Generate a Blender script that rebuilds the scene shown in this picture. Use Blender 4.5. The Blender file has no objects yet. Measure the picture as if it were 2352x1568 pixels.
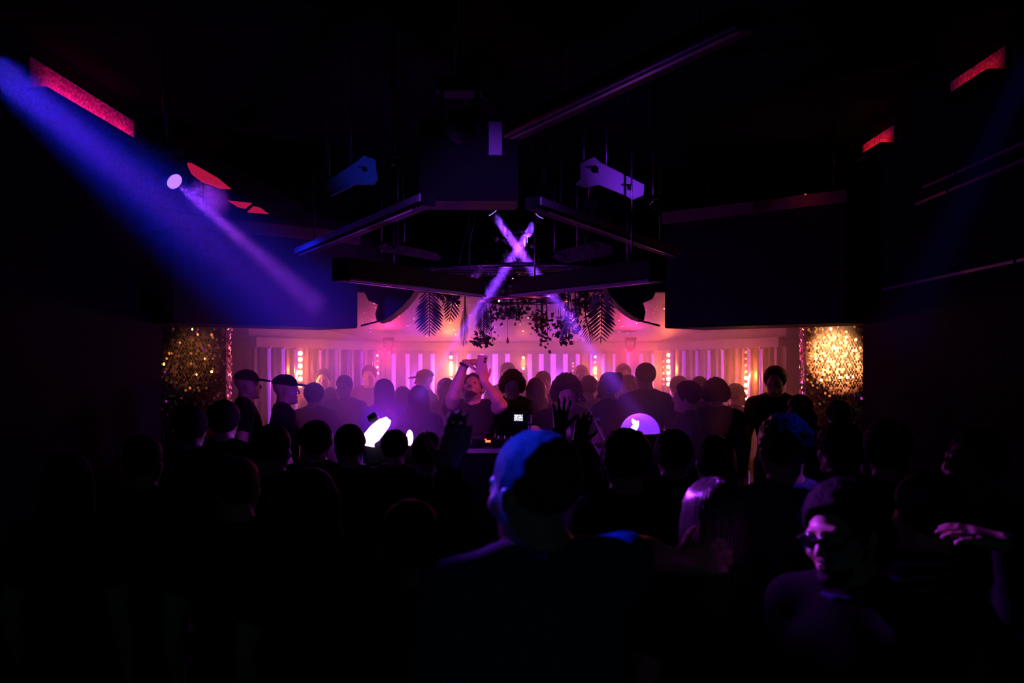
import bpy, bmesh, math, random
import numpy as np
from mathutils import Vector, Matrix, Euler

S = bpy.context.scene
COL = S.collection
rnd = random.Random(7)
PI = math.pi

# ---------------------------------------------------------------- camera
FPX, CX, HY, ZC = 2287.0, 1200.0, 840.0, 1.92
cam_d = bpy.data.cameras.new('camera')
cam = bpy.data.objects.new('camera', cam_d)
COL.objects.link(cam)
cam_d.sensor_width = 36.0
cam_d.lens = 36.0 * FPX / 2352.0
cam.location = (0, 0, ZC)
cam.rotation_euler = (PI / 2, 0, 0)
cam_d.shift_x = -(CX - 1176.0) / 2352.0
cam_d.shift_y = (HY - 784.0) / 2352.0
cam_d.clip_start = 0.05
cam_d.clip_end = 60
cam_d.dof.use_dof = True
cam_d.dof.focus_distance = 7.6
cam_d.dof.aperture_fstop = 3.0
S.camera = cam

# ---------------------------------------------------------------- view
S.view_settings.view_transform = 'Standard'
S.view_settings.look = 'None'
S.view_settings.gamma = 1.0
S.view_settings.exposure = 0.0
S.view_settings.use_curve_mapping = False
try:
    S.cycles.max_bounces = 3
    S.cycles.diffuse_bounces = 1
    S.cycles.glossy_bounces = 2
    S.cycles.transmission_bounces = 4
    S.cycles.transparent_max_bounces = 8
    S.cycles.volume_bounces = 0
    S.cycles.sample_clamp_indirect = 3.0
    S.cycles.caustics_reflective = False
    S.cycles.caustics_refractive = False
    S.cycles.use_denoising = True
    S.cycles.use_light_tree = True
    S.cycles.use_adaptive_sampling = True
    S.cycles.adaptive_threshold = 0.12
except Exception:
    pass

# ---------------------------------------------------------------- world: the faint teal of the room behind
W = bpy.data.worlds.new('world')
S.world = W
W.use_nodes = True
bg = W.node_tree.nodes['Background']
bg.inputs['Color'].default_value = (0.22, 0.52, 0.75, 1)
bg.inputs['Strength'].default_value = 0.022

# ---------------------------------------------------------------- helpers
def P(px, py, Y):
    """the point of the place that the photograph shows at (px, py), Y metres away"""
    return Vector(((px - CX) / FPX * Y, Y, ZC - (py - HY) / FPX * Y))

def sz(px, Y):
    return px / FPX * Y

MATS = {}
def mat(name, col=(0.02, 0.02, 0.02), rough=0.6, metal=0.0, emit=None, estr=0.0, bump=0.0, bscale=60.0, var=0.0, spec=0.5, coat=0.0, sample=True):
    if name in MATS:
        return MATS[name]
    m = bpy.data.materials.new(name)
    m.use_nodes = True
    nt = m.node_tree
    b = nt.nodes['Principled BSDF']
    b.inputs['Base Color'].default_value = (*col, 1)
    b.inputs['Roughness'].default_value = rough
    b.inputs['Metallic'].default_value = metal
    b.inputs['Specular IOR Level'].default_value = spec
    b.inputs['Coat Weight'].default_value = coat
    if emit is not None:
        b.inputs['Emission Color'].default_value = (*emit, 1)
        b.inputs['Emission Strength'].default_value = estr
    if var > 0 or bump > 0:
        tc = nt.nodes.new('ShaderNodeTexCoord')
        nz = nt.nodes.new('ShaderNodeTexNoise')
        nz.inputs['Scale'].default_value = bscale
        nz.inputs['Detail'].default_value = 4
        nt.links.new(tc.outputs['Object'], nz.inputs['Vector'])
        if var > 0:
            rp = nt.nodes.new('ShaderNodeValToRGB')
            rp.color_ramp.elements[0].position = 0.3
            rp.color_ramp.elements[1].position = 0.7
            rp.color_ramp.elements[0].color = (*[c * (1 - var) for c in col], 1)
            rp.color_ramp.elements[1].color = (*[min(1, c * (1 + var)) for c in col], 1)
            nt.links.new(nz.outputs['Fac'], rp.inputs['Fac'])
            nt.links.new(rp.outputs['Color'], b.inputs['Base Color'])
        if bump > 0:
            bp = nt.nodes.new('ShaderNodeBump')
            bp.inputs['Strength'].default_value = bump
            bp.inputs['Distance'].default_value = 0.02
            nt.links.new(nz.outputs['Fac'], bp.inputs['Height'])
            nt.links.new(bp.outputs['Normal'], b.inputs['Normal'])
    if not sample:
        m.cycles.emission_sampling = 'NONE'
    MATS[name] = m
    return m

def glitter(name, col, rough, scale, tilt, metal=0.6):
    """a surface covered in tiny mirror chips: every chip leans its own way"""
    m = mat(name, col, rough, metal)
    nt = m.node_tree
    b = nt.nodes['Principled BSDF']
    tc = nt.nodes.new('ShaderNodeTexCoord')
    vo = nt.nodes.new('ShaderNodeTexVoronoi')
    vo.inputs['Scale'].default_value = scale
    nt.links.new(tc.outputs['Object'], vo.inputs['Vector'])
    sub = nt.nodes.new('ShaderNodeVectorMath'); sub.operation = 'SUBTRACT'
    sub.inputs[1].default_value = (0.5, 0.5, 0.5)
    nt.links.new(vo.outputs['Color'], sub.inputs[0])
    sc = nt.nodes.new('ShaderNodeVectorMath'); sc.operation = 'SCALE'
    sc.inputs['Scale'].default_value = tilt
    nt.links.new(sub.outputs[0], sc.inputs[0])
    ge = nt.nodes.new('ShaderNodeNewGeometry')
    ad = nt.nodes.new('ShaderNodeVectorMath'); ad.operation = 'ADD'
    nt.links.new(ge.outputs['Normal'], ad.inputs[0])
    nt.links.new(sc.outputs[0], ad.inputs[1])
    nm = nt.nodes.new('ShaderNodeVectorMath'); nm.operation = 'NORMALIZE'
    nt.links.new(ad.outputs[0], nm.inputs[0])
    nt.links.new(nm.outputs[0], b.inputs['Normal'])
    return m

def tag(o, label=None, cat=None, group=None, kind=None):
    if label: o['label'] = label
    if cat: o['category'] = cat
    if group: o['group'] = group
    if kind: o['kind'] = kind
    return o

def obj(name, bm, material, parent=None, smooth=False):
    me = bpy.data.meshes.new(name)
    bm.normal_update()
    bm.to_mesh(me)
    bm.free()
    me.materials.append(material)
    if smooth:
        for p in me.polygons: p.use_smooth = True
    o = bpy.data.objects.new(name, me)
    COL.objects.link(o)
    if parent is not None:
        o.parent = parent
    return o

def pyobj(name, vs, fs, material, parent=None, smooth=False):
    me = bpy.data.meshes.new(name)
    me.from_pydata([tuple(v) for v in vs], [], fs)
    me.update()
    me.materials.append(material)
    if smooth:
        for p in me.polygons: p.use_smooth = True
    o = bpy.data.objects.new(name, me)
    COL.objects.link(o)
    if parent is not None:
        o.parent = parent
    return o

def empty(name, loc=(0, 0, 0), rz=0.0):
    o = bpy.data.objects.new(name, None)
    o.empty_display_size = 0.1
    o.location = loc
    o.rotation_euler = (0, 0, rz)
    COL.objects.link(o)
    return o

def box(bm, c, s, rot=None):
    """box of size s round c, turned by the 3x3 rot"""
    c = Vector(c)
    vs = []
    for dx in (-.5, .5):
        for dy in (-.5, .5):
            for dz in (-.5, .5):
                v = Vector((dx * s[0], dy * s[1], dz * s[2]))
                if rot is not None: v = rot @ v
                vs.append(bm.verts.new(c + v))
    for f in ((0, 1, 3, 2), (4, 6, 7, 5), (0, 4, 5, 1), (2, 3, 7, 6), (0, 2, 6, 4), (1, 5, 7, 3)):
        bm.faces.new([vs[i] for i in f])

def bxo(name, c, s, material, parent=None, rot=None, bevel=0.0):
    bm = bmesh.new()
    box(bm, c, s, rot)
    if bevel > 0:
        bmesh.ops.bevel(bm, geom=bm.edges[:], offset=bevel, segments=2, affect='EDGES')
    return obj(name, bm, material, parent)

def frame_of(d):
    d = Vector(d).normalized()
    up = Vector((0, 0, 1)) if abs(d.z) < 0.95 else Vector((0, 1, 0))
    a = d.cross(up).normalized()
    b = a.cross(d).normalized()
    return a, b

def tube(bm, pts, rad, n=8, cap=True):
    pts = [Vector(p) for p in pts]
    if not isinstance(rad, (list, tuple)): rad = [rad] * len(pts)
    rings = []
    for i, p in enumerate(pts):
        d = pts[min(i + 1, len(pts) - 1)] - pts[max(i - 1, 0)]
        a, b = frame_of(d)
        rings.append([bm.verts.new(p + (a * math.cos(2 * PI * k / n) + b * math.sin(2 * PI * k / n)) * rad[i]) for k in range(n)])
    for i in range(len(rings) - 1):
        for k in range(n):
            bm.faces.new((rings[i][k], rings[i][(k + 1) % n], rings[i + 1][(k + 1) % n], rings[i + 1][k]))
    if cap:
        bm.faces.new(rings[0][::-1]); bm.faces.new(rings[-1])

def tubeo(name, pts, rad, material, parent=None, n=8):
    bm = bmesh.new()
    tube(bm, pts, rad, n)
    return obj(name, bm, material, parent, smooth=True)

def ball(bm, c, r, seg=10, rings=7, stretch=(1, 1, 1)):
    bmesh.ops.create_uvsphere(bm, u_segments=seg, v_segments=rings, radius=r,
                              matrix=Matrix.Translation(Vector(c)) @ Matrix.Diagonal((*stretch, 1)))

def lathe(bm, prof, n=20, M=None):
    """turn the outline [(radius, height)] about z"""
    rings = []
    for r, z in prof:
        ring = []
        for k in range(n):
            v = Vector((r * math.cos(2 * PI * k / n), r * math.sin(2 * PI * k / n), z))
            ring.append(bm.verts.new(M @ v if M is not None else v))
        rings.append(ring)
    for i in range(len(rings) - 1):
        for k in range(n):
            bm.faces.new((rings[i][k], rings[i][(k + 1) % n], rings[i + 1][(k + 1) % n], rings[i + 1][k]))
    bm.faces.new(rings[0][::-1]); bm.faces.new(rings[-1])

def prism(bm, poly, o, ex, ey, ez):
    """outline poly [(u, v)] in the plane o + u ex + v ey, pushed along ez"""
    o, ex, ey, ez = map(Vector, (o, ex, ey, ez))
    a = [bm.verts.new(o + ex * u + ey * v) for u, v in poly]
    b = [bm.verts.new(o + ex * u + ey * v + ez) for u, v in poly]
    bm.faces.new(a); bm.faces.new(b[::-1])
    n = len(poly)
    for i in range(n):
        bm.faces.new((a[i], b[i], b[(i + 1) % n], a[(i + 1) % n]))

def aim(d):
    """rotation that turns -z to d (lights) """
    return Vector(d).to_track_quat('-Z', 'Y')

def light(name, kind, loc, power, col, radius=0.03, to=None, angle=None, blend=0.3, parent=None, sx=None, sy=None):
    L = bpy.data.lights.new(name, kind)
    L.energy = power
    L.color = col
    if kind == 'AREA':
        L.shape = 'RECTANGLE'; L.size = sx; L.size_y = sy
    else:
        L.shadow_soft_size = radius
    if kind == 'SPOT':
        L.spot_size = math.radians(angle); L.spot_blend = blend
    o = bpy.data.objects.new(name, L)
    COL.objects.link(o)
    o.location = loc
    if to is not None:
        o.rotation_mode = 'QUATERNION'
        o.rotation_quaternion = aim(Vector(to) - Vector(loc))
    return o
# ================================================================ materials
BLACK = mat('black_paint', (0.004, 0.0045, 0.006), 0.9, bump=0.2, bscale=40, spec=.04)
CEIL = mat('ceiling_paint', (0.003, 0.0035, 0.0045), 0.9, var=0.4, bscale=6, spec=.04)
FLOOR = mat('floor_vinyl', (0.015, 0.014, 0.016), 0.35, var=0.5, bscale=9)
BACKW = mat('back_wall_panel', (0.07, 0.045, 0.05), 0.55, var=0.15, bscale=14)
SLAT = mat('slat_wood', (0.06, 0.038, 0.042), 0.45, var=0.25, bscale=20)
STAGEC = mat('stage_ceiling', (0.10, 0.06, 0.065), 0.55, var=.2, bscale=30, spec=.3)
CHIP = mat('mirror_chip', (.85, .70, .68), .12, 1.0)
METAL = mat('dark_steel', (0.10, 0.10, 0.11), 0.32, 0.9)
GREY = mat('plate_grey', (0.26, 0.24, 0.27), 0.5, 0.0, spec=.2)
PLATE_DIM = mat('plate_dim_lit', (0.06, 0.04, 0.035), 0.6, 0.0, spec=.2, var=.6, bscale=30)  # bracket plate in dim brown light, the dimness put into the colour
CABM = mat('cabinet_black', (0.005, 0.005, 0.006), 0.7, bump=0.15, bscale=90, spec=.12)
BROWN = mat('brown_board', (0.10, 0.05, 0.035), 0.6, var=0.3, bscale=12)
ROUGHF = mat('rough_plaster', (0.36, 0.20, 0.26), 0.8, bump=1.0, bscale=55, var=0.6)
SEQ = mat('gold_sequin', (1.0, 0.60, 0.36), 0.14, 1.0)
SEQB = mat('sequin_backing', (0.10, 0.05, 0.05), 0.6, var=0.3, bscale=50)

# ================================================================ shell
XL, XR = -2.286, 2.154          # faces of the two side walls of the dance floor
ZTOP = 3.45
def structure(o): return tag(o, kind='structure')
structure(bxo('floor', (0, 5.5, -0.05), (9.0, 16.0, 0.1), FLOOR))
structure(bxo('ceiling', (0, 3.6, ZTOP + 0.05), (9.0, 9.3, 0.1), CEIL))
structure(bxo('wall_left', (XL - 0.6, 2.4, ZTOP / 2), (1.2, 7.8, ZTOP), BLACK))
structure(bxo('wall_right', (XR + 0.6, 2.4, ZTOP / 2), (1.2, 7.8, ZTOP), BLACK))
structure(bxo('wall_stage_left', (-4.25, 9.6, ZTOP / 2), (0.1, 6.6, ZTOP), BLACK))
structure(bxo('wall_stage_right', (4.25, 9.6, ZTOP / 2), (0.1, 6.6, ZTOP), BLACK))
# raised stage, 15 cm
ZS = 0.15
structure(bxo('floor_stage', (0, 9.75, ZS / 2), (8.3, 6.2, ZS - 0.002), FLOOR))
# front board above the low stage ceiling and the sloping ceiling itself
YF, ZF, YB, ZB = 8.2, 2.60, 12.9, 2.185
structure(bxo('wall_stage_front', (0, YF + 0.05, (ZF - .07 + ZTOP) / 2), (8.4, 0.1, ZTOP - ZF + .07), BLACK))
bm = bmesh.new()
prism(bm, [(YF, ZF), (YB, ZB), (YB, ZB + 0.06), (YF, ZF + 0.06)], (-4.2, 0, 0), (0, 1, 0), (0, 0, 1), (8.4, 0, 0))
stage_ceiling = structure(obj('ceiling_stage', bm, STAGEC))
rg = random.Random(21)
vs, fs = [], []
for i in range(5200):
    x, y = rg.uniform(-3.4, 3.2), rg.uniform(8.4, 12.3)
    z = ZF + (ZB - ZF) * (y - YF) / (YB - YF) - .004
    nn = Vector((rg.gauss(0, .16), rg.gauss(-.05, .16), -1)).normalized()
    a, b = frame_of(nn); rad = rg.uniform(.006, .011); k = len(vs)
    vs += [Vector((x, y, z)) + a * rad * math.cos(t) + b * rad * math.sin(t) for t in (0, PI / 2, PI, 3 * PI / 2)]
    fs.append((k, k + 1, k + 2, k + 3))
tag(pyobj('mirror_chips', vs, fs, CHIP, stage_ceiling), kind='stuff')

# back wall: flat in the middle, folded forward at both sides
WP = [(-4.2, 9.45), (-2.75, 10.0), (-1.75, 12.5), (1.75, 12.5), (2.65, 10.0), (4.2, 9.45)]
bm = bmesh.new()
inner = [(x, y) for x, y in WP]
outer = [(x * 1.02, y + 0.1) for x, y in WP]
for i in range(len(WP) - 1):
    prism(bm, [inner[i], inner[i + 1], outer[i + 1], outer[i]], (0, 0, ZS), (1, 0, 0), (0, 1, 0), (0, 0, 2.42))
wall_back = structure(obj('wall_back', bm, BACKW))

def wall_at(px):
    """where the sight line of column px meets the back wall: point, wall direction"""
    t = (px - CX) / FPX
    for i in range(len(WP) - 1):
        (x0, y0), (x1, y1) = WP[i], WP[i + 1]
        den = (x1 - x0) - t * (y1 - y0)
        if abs(den) < 1e-9: continue
        s = (t * y0 - x0) / den
        if -1e-6 <= s <= 1 + 1e-6:
            d = Vector((x1 - x0, y1 - y0, 0)).normalized()
            return Vector((x0 + s * (x1 - x0), y0 + s * (y1 - y0), 0)), d
    raise ValueError(px)

# a shallow beam where wall and ceiling meet
bm = bmesh.new()
for i in range(len(WP) - 1):
    (x0, y0), (x1, y1) = WP[i], WP[i + 1]
    d = Vector((x1 - x0, y1 - y0, 0)); n = Vector((d.y, -d.x, 0)).normalized()
    m_ = Vector(((x0 + x1) / 2, (y0 + y1) / 2, 2.16)) + n * 0.05
    R = Matrix((d.normalized(), Vector((-d.normalized().y, d.normalized().x, 0)), Vector((0, 0, 1)))).transposed()
    box(bm, m_, (d.length, 0.09, 0.10), R)
structure(obj('trim_1', bm, BACKW))

# slats of the back wall
px = 566
k = 0
while px < 1802:
    p, d = wall_at(px)
    n = Vector((d.y, -d.x, 0))
    R = Matrix((d, -n, Vector((0, 0, 1)))).transposed()
    w = 0.045
    bxo('slat', p + n * 0.018 + Vector((0, 0, 1.14)), (w, 0.034, 1.94), SLAT, wall_back, R)
    px += 15.2 if (k % 2) else 14.6
    k += 1

# ================================================================ light tubes on the back wall
tubes = [  # px, width px, strength
    (603, 8, .30), (635, 9, .34), (665, 8, .22), (722, 6, .14), (758, 8, .18), (787, 7, .14), (817, 9, .38), (845, 7, .22),
    (906, 11, .85), (938, 11, .95), (967, 11, 1.2), (995, 12, 1.1), (1051, 5, .5), (1078, 11, 1.0), (1107, 11, 1.0), (1138, 15, 1.1), (1166, 13, .9),
    (1217, 13, .35), (1243, 13, .95), (1270, 15, 1.15), (1298, 13, 1.15), (1326, 11, .8), (1357, 7, .7), (1384, 10, .25), (1409, 7, .65), (1441, 9, .45),
    (1470, 9, .45), (1497, 7, .6), (1557, 9, .22), (1585, 10, .40), (1615, 8, .36), (1643, 7, .42), (1674, 7, .36), (1735, 6, .24), (1763, 6, .26)]
ORD = ['first', 'second', 'third', 'fourth', 'fifth', 'sixth', 'seventh', 'eighth', 'ninth', 'tenth', 'eleventh', 'twelfth', 'thirteenth', 'fourteenth',
       'fifteenth', 'sixteenth', 'seventeenth', 'eighteenth', 'nineteenth', 'twentieth']
def tube_mat(s):
    key = 'violet_tube_%d' % round(s * 20)
    if key in MATS: return MATS[key]
    m = mat(key, (0.4, 0.2, 0.5), 0.3, emit=(0.42, 0.05, 1.0), estr=TUBE * s, sample=False)
    return m
TUBE = 2.0
half = len(tubes) // 2
for i, (px, w, s) in enumerate(tubes):
    p, d = wall_at(px)
    n = Vector((d.y, -d.x, 0))
    R = Matrix((d, -n, Vector((0, 0, 1)))).transposed()
    ww = max(0.022, sz(w, p.y) * 0.8)
    ztop = 2.075 + (0.03 if abs(px - 1200) > 330 else 0.0)
    zbot = 0.55
    e = empty('light_tube', (p.x, p.y, ZS))
    side = ('%s violet light tube from the left end of the slatted wall' % ORD[i]) if i <= half else \
           ('%s violet light tube from the right end of the slatted wall' % ORD[len(tubes) - 1 - i])
    tag(e, side, 'light tube', 'violet tubes on the slatted back wall')
    c = n * 0.085 + Vector((0, 0, (ztop + zbot) / 2 - ZS))
    bm = bmesh.new(); 
    tube(bm, [n * 0.085 + Vector((0, 0, zbot - ZS)), n * 0.085 + Vector((0, 0, ztop - ZS))], ww / 2, 10)
    obj('glowing_tube', bm, tube_mat(s), e, True)
    bxo('channel', c - n * 0.028, (ww * 1.3, 0.02, ztop - zbot + 0.02), METAL, e, R)
    for z in (zbot - 0.01, ztop + 0.005):
        bxo('end_cap', n * 0.085 + Vector((0, 0, z - ZS)), (ww * 1.2, ww * 1.2, 0.025), METAL, e, R)

for px, pw in ((620, 6), (830, 12), (960, 36), (1120, 40), (1285, 40), (1460, 20), (1640, 8)):
    pw *= .75
    p, d = wall_at(px)
    n = Vector((d.y, -d.x, 0))
    q = p + n * .16
    light('tube_light', 'POINT', (q.x, q.y, 1.75), pw, (.40, .04, 1.0), .10)

# ================================================================ bulb columns
WARM = (1.0, 0.19, 0.035)
bulbm = {
    'hot': mat('bulb_hot', (1, .8, .6), .3, emit=(1.0, 0.62, 0.30), estr=5, sample=False),
    'warm': mat('bulb_warm', (1, .7, .5), .3, emit=(1.0, 0.50, 0.22), estr=2.5, sample=False),
    'dim': mat('bulb_dim', (1, .5, .3), .3, emit=(1.0, 0.36, 0.16), estr=.8, sample=False),
    'red': mat('bulb_red', (1, .3, .2), .3, emit=(1.0, 0.16, 0.06), estr=.8, sample=False)}
BULB = 1.9
cols = [  # px, [(py, size px, kind)], light, label
    (690, [(811, 13, 'hot'), (825, 13, 'hot'), (840, 13, 'hot'), (855, 13, 'hot'), (870, 13, 'hot'), (887, 10, 'warm')], 34, 'column of five big warm bulbs beside the brim of a cap'),
    (867, [(816, 7, 'warm'), (829, 5, 'dim'), (843, 7, 'warm'), (857, 8, 'warm')], 5, 'column of four small warm bulbs above the long-haired woman'),
    (1036, [(820, 9, 'hot'), (833, 9, 'hot'), (846, 10, 'hot'), (859, 10, 'hot'), (871, 9, 'hot')], 42, 'column of warm bulbs glowing beside the raised arm of the performer'),
    (1202, [(821, 8, 'warm'), (834, 6, 'dim'), (846, 8, 'warm')], 5, 'column of three warm bulbs in the middle of the slatted wall'),
    (1316, [(834, 5, 'dim'), (841, 5, 'dim'), (851, 5, 'dim')], 1.5, 'column of three tiny dim bulbs above the curly-haired musician'),
    (1367, [(819, 8, 'warm'), (831, 7, 'dim'), (845, 8, 'warm'), (857, 9, 'warm'), (870, 11, 'hot'), (883, 13, 'hot')], 16, 'column of six bulbs growing brighter towards its foot'),
    (1524, [(830, 6, 'dim'), (843, 6, 'dim'), (857, 6, 'warm'), (870, 6, 'warm'), (882, 6, 'dim')], 2, 'column of small bulbs close beside a column of big ones'),
    (1535, [(815, 11, 'hot'), (829, 11, 'hot'), (842, 11, 'hot'), (857, 11, 'hot'), (870, 12, 'hot'), (882, 11, 'hot')], 40, 'column of six big warm bulbs behind the tall broad man'),
    (1713, [(808, 8, 'red'), (823, 7, 'red'), (838, 8, 'red'), (853, 9, 'dim'), (868, 11, 'hot'), (884, 12, 'hot'), (900, 12, 'hot'), (914, 12, 'hot')], 30, 'column of eight bulbs, red at the top and bright below')]
for px, bl, power, lab in cols:
    p, d = wall_at(px)
    n = Vector((d.y, -d.x, 0))
    q = p + n * 0.13
    Y = q.y
    qx = (px - CX) / FPX * Y
    R = Matrix((d, -n, Vector((0, 0, 1)))).transposed()
    e = empty('bulb_column', (qx, Y, ZS))
    tag(e, lab, 'bulb light', 'bulb columns on the back wall')
    z0 = P(px, bl[-1][0], Y).z - 0.06; z1 = P(px, bl[0][0], Y).z + 0.05
    bxo('backing_bar', (0, 0.035, (z0 + z1) / 2 - ZS) , (0.05, 0.02, z1 - z0), METAL, e, R)
    bxo('post', (0, 0.05, (z0 - ZS) / 2), (0.03, 0.02, z0 - ZS), METAL, e, R)
    for py, s, kd in bl:
        z = P(px, py, Y).z - ZS
        bm = bmesh.new(); ball(bm, (0, 0, 0), sz(s, Y) * .43, 12, 8)
        b = obj('bulb', bm, bulbm[kd], e, True); b.location = (0, -0.01, z)
        bm = bmesh.new(); lathe(bm, [(0.014, 0.0), (0.016, 0.03)], 10, Matrix.Rotation(-PI / 2, 4, 'X'))
        b2 = obj('socket', bm, METAL, e); b2.location = (0, 0.0, z)
    if power >= 5: light('bulb_light', 'POINT', (qx, Y - 0.16, (z0 + z1) / 2), power * BULB, WARM, 0.05)

# ================================================================ sequin columns
def sequin_column(px0, px1, Y, label, seed):
    r = random.Random(seed)
    x0, x1 = (px0 - CX) / FPX * Y, (px1 - CX) / FPX * Y
    w = x1 - x0
    e = empty('sequin_column', ((x0 + x1) / 2, Y + 0.075, ZS))
    tag(e, label, 'column')
    top = 2.50 - ZS
    bxo('core', (0, 0, top / 2), (w, 0.15, top), SEQB, e)
    vs, fs = [], []
    def seq(c, nrm, rad):
        a, b = frame_of(nrm)
        k = len(vs)
        for j in range(6):
            t = 2 * PI * j / 6
            vs.append(c + a * math.cos(t) * rad + b * math.sin(t) * rad * 1.25)
        fs.append(tuple(range(k, k + 6)))
    st = 0.024
    for face in range(3):
        ww = w if face == 0 else 0.15
        ny = int(top / st); nx = int(ww / st)
        for iy in range(ny):
            if iy * st < 0.9: continue
            for ix in range(nx):
                if r.random() < 0.14: continue
                u = -ww / 2 + (ix + 0.5 + (iy % 2) * 0.5) * st * ww / (nx * st) + r.uniform(-.003, .003)
                z = (iy + 0.5) * st + r.uniform(-.003, .003)
                if face == 0: c, nn = Vector((u, -0.088 - r.uniform(0, .004), z)), Vector((0, -1, 0))
                elif face == 1: c, nn = Vector((w / 2 + 0.012, u, z)), Vector((1, 0, 0))
                else: c, nn = Vector((-w / 2 - 0.012, u, z)), Vector((-1, 0, 0))
                nn = nn + Vector((r.gauss(0, .34), r.gauss(0, .34), r.gauss(0, .34)))
                seq(c, nn, r.uniform(.009, .013))
    tag(pyobj('sequins', vs, fs, SEQ, e), kind='stuff')
    return e
sequin_column(368, 519, 9.0, 'column covered in gold sequins behind the man in the trucker cap', 3)
sequin_column(1850, 1984, 9.0, 'column covered in brightly lit gold sequins by the dark right wall', 4)

# ================================================================ the two big hanging boxes
def hanging_box(pxo, pxi, label, hb):
    Yo, Yi = 6.0, 6.9
    a = Vector(((pxo - CX) / FPX * Yo, Yo, 0)); b = Vector(((pxi - CX) / FPX * Yi, Yi, 0))
    d = (b - a); n = Vector((-d.y, d.x, 0)).normalized()
    if n.y < 0: n = -n
    e = empty('hanging_cabinet', ((a + b) / 2 + n * 0.25).to_3d())
    e.location.z = 2.18
    tag(e, label, 'cabinet', 'big dark boxes hung on both sides of the stage')
    o = Vector(e.location)
    d.normalize()
    R = Matrix((d, n, Vector((0, 0, 1)))).transposed()
    L = (b - a).length
    bxo('body', (0, 0, hb / 2), (L, 0.5, hb), CABM, e, R, 0.006)
    bxo('top_board', (0, -0.01, hb + .04), (L + 0.02, 0.54, 0.075), BROWN, e, R)
    for s in (-1, 1):
        tubeo('hanger', [d * (s * L * .35) + Vector((0, 0, hb + .07)), d * (s * L * .35) + Vector((0, 0, ZTOP - 2.18 + .01))], 0.008, METAL, e)
    return e, d, n, L
cabL = hanging_box(396, 822, 'big dark box hung under the blue beam, left of the stage', .58)
cabR = hanging_box(1942, 1526, 'big dark box hung beside the stage with tiny red lamps on top', .72)
REDLED = mat('red_indicator', (.3, .02, .02), .3, emit=(1, .08, .04), estr=1.6)
BLUELED = mat('blue_indicator', (.02, .02, .3), .3, emit=(.1, .08, 1), estr=.8)
for px_, py_, kk, rr in ((1765, 427, 'd', .006), (1786, 426, 'd', .007), (1850, 425, 'r', .009), (1887, 433, 'b', .004), (1912, 433, 'b', .004)):
    t_ = (px_ - 1526) / (1942 - 1526)
    q = P(px_, py_, 6.9 - 0.9 * t_ + 0.05); q.z = 2.18 + 0.7975 + rr
    bm = bmesh.new(); lathe(bm, [(rr, -rr), (rr, rr * .6), (rr * .5, rr * 1.4)], 8, Matrix.Translation(q - cabR[0].location))
    obj('indicator_lamp', bm, {'d': mat('dim_indicator', (.3, .05, .02), .3, emit=(1, .15, .05), estr=.16), 'r': REDLED, 'b': BLUELED}[kk], cabR[0])

light('ledge_red_fill', 'POINT', P(1822, 452, 6.05), .10, (1, .05, .03), .01)  # added red light that tints the ledge below the indicators
# ================================================================ rounded loudspeakers behind the boxes
def loudspeaker(mirror, Y, label):
    pts = [(835, 640), (962, 640), (957, 660), (943, 682), (925, 703), (905, 720), (884, 734), (866, 739), (862, 720), (868, 699), (846, 690), (836, 668)]
    if mirror: pts = [(2345 - x, y - 4) for x, y in pts]
    e = empty('loudspeaker', P(1446 if mirror else 899, 640, Y))
    tag(e, label, 'loudspeaker', 'rounded loudspeakers hung at the stage edge')
    bm = bmesh.new()
    poly = [((P(x, y, Y) - e.location).x, (P(x, y, Y) - e.location).z) for x, y in pts]
    prism(bm, poly, (0, 0, 0), (1, 0, 0), (0, 0, 1), (0, 0.32, 0))
    obj('body', bm, CABM, e)
    bm = bmesh.new()
    sgn = -1 if mirror else 1
    a = P(2345 - 880 if mirror else 880, 735, Y) - e.location; b = P(2345 - 829 if mirror else 829, 748, Y) - e.location
    tube(bm, [a, b], 0.008, 6)
    obj('stay', bm, METAL, e)
    tubeo('hanger', [(0, .16, 0), (0, .16, ZTOP - e.location.z + .01)], 0.012, METAL, e)
loudspeaker(False, 7.5, 'dark rounded loudspeaker beside the inner end of the box under the blue beam')
loudspeaker(True, 7.5, 'dark rounded loudspeaker half hidden by the right hanging box')

# ================================================================ hanging bars (light rails)
STRIPM = mat('rail_strip', (0.50, 0.44, 0.56), 0.6, 0.0)
RAILTOP = mat('rail_top', (0.42, 0.36, 0.44), 0.38, 0.5)
def rail(a, b, h, w, label, lips=True, hang=(0.15, 0.85)):
    a, b = Vector(a), Vector(b)
    e = empty('light_rail', (a + b) / 2)
    tag(e, label, 'light rail', 'dark light rails hung over the dance floor')
    o = e.location
    d = (b - a); L = d.length; d.normalize()
    n = Vector((-d.y, d.x, 0)).normalized()
    R = Matrix((d, n, d.cross(n))).transposed()
    up = d.cross(n)
    bxo('bar', (0, 0, 0), (L, w, h), CABM, e, R, 0.003)
    if n.y > 0: n = -n                                   # n: the side towards the dance floor
    if lips:
        bxo('lower_lip', n * (w / 2 + .004) - up * (h / 2 - .006), (L, .008, .012), RAILTOP, e, R)
        bxo('under_strip', -up * (h / 2 + .003) + n * (w * .3), (L * .98, .012, .006), RAILTOP, e, R)
    for t in hang:
        q = a + (b - a) * t - o
        tubeo('hanger', [q + up * h / 2, Vector((q.x, q.y, ZTOP - o.z + .01))], 0.005, METAL, e, 6)
    return e, d, n, up, L
rl = rail(P(690, 580, 6.40), P(985, 458, 4.43), .055, .07, 'rail with a violet strip, left of the dark hanging unit', False)
rr_ = rail(P(1552, 583, 6.40), P(1222, 466, 4.43), .055, .07, 'rail with a violet strip running out over the right hanging box', False)
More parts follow.
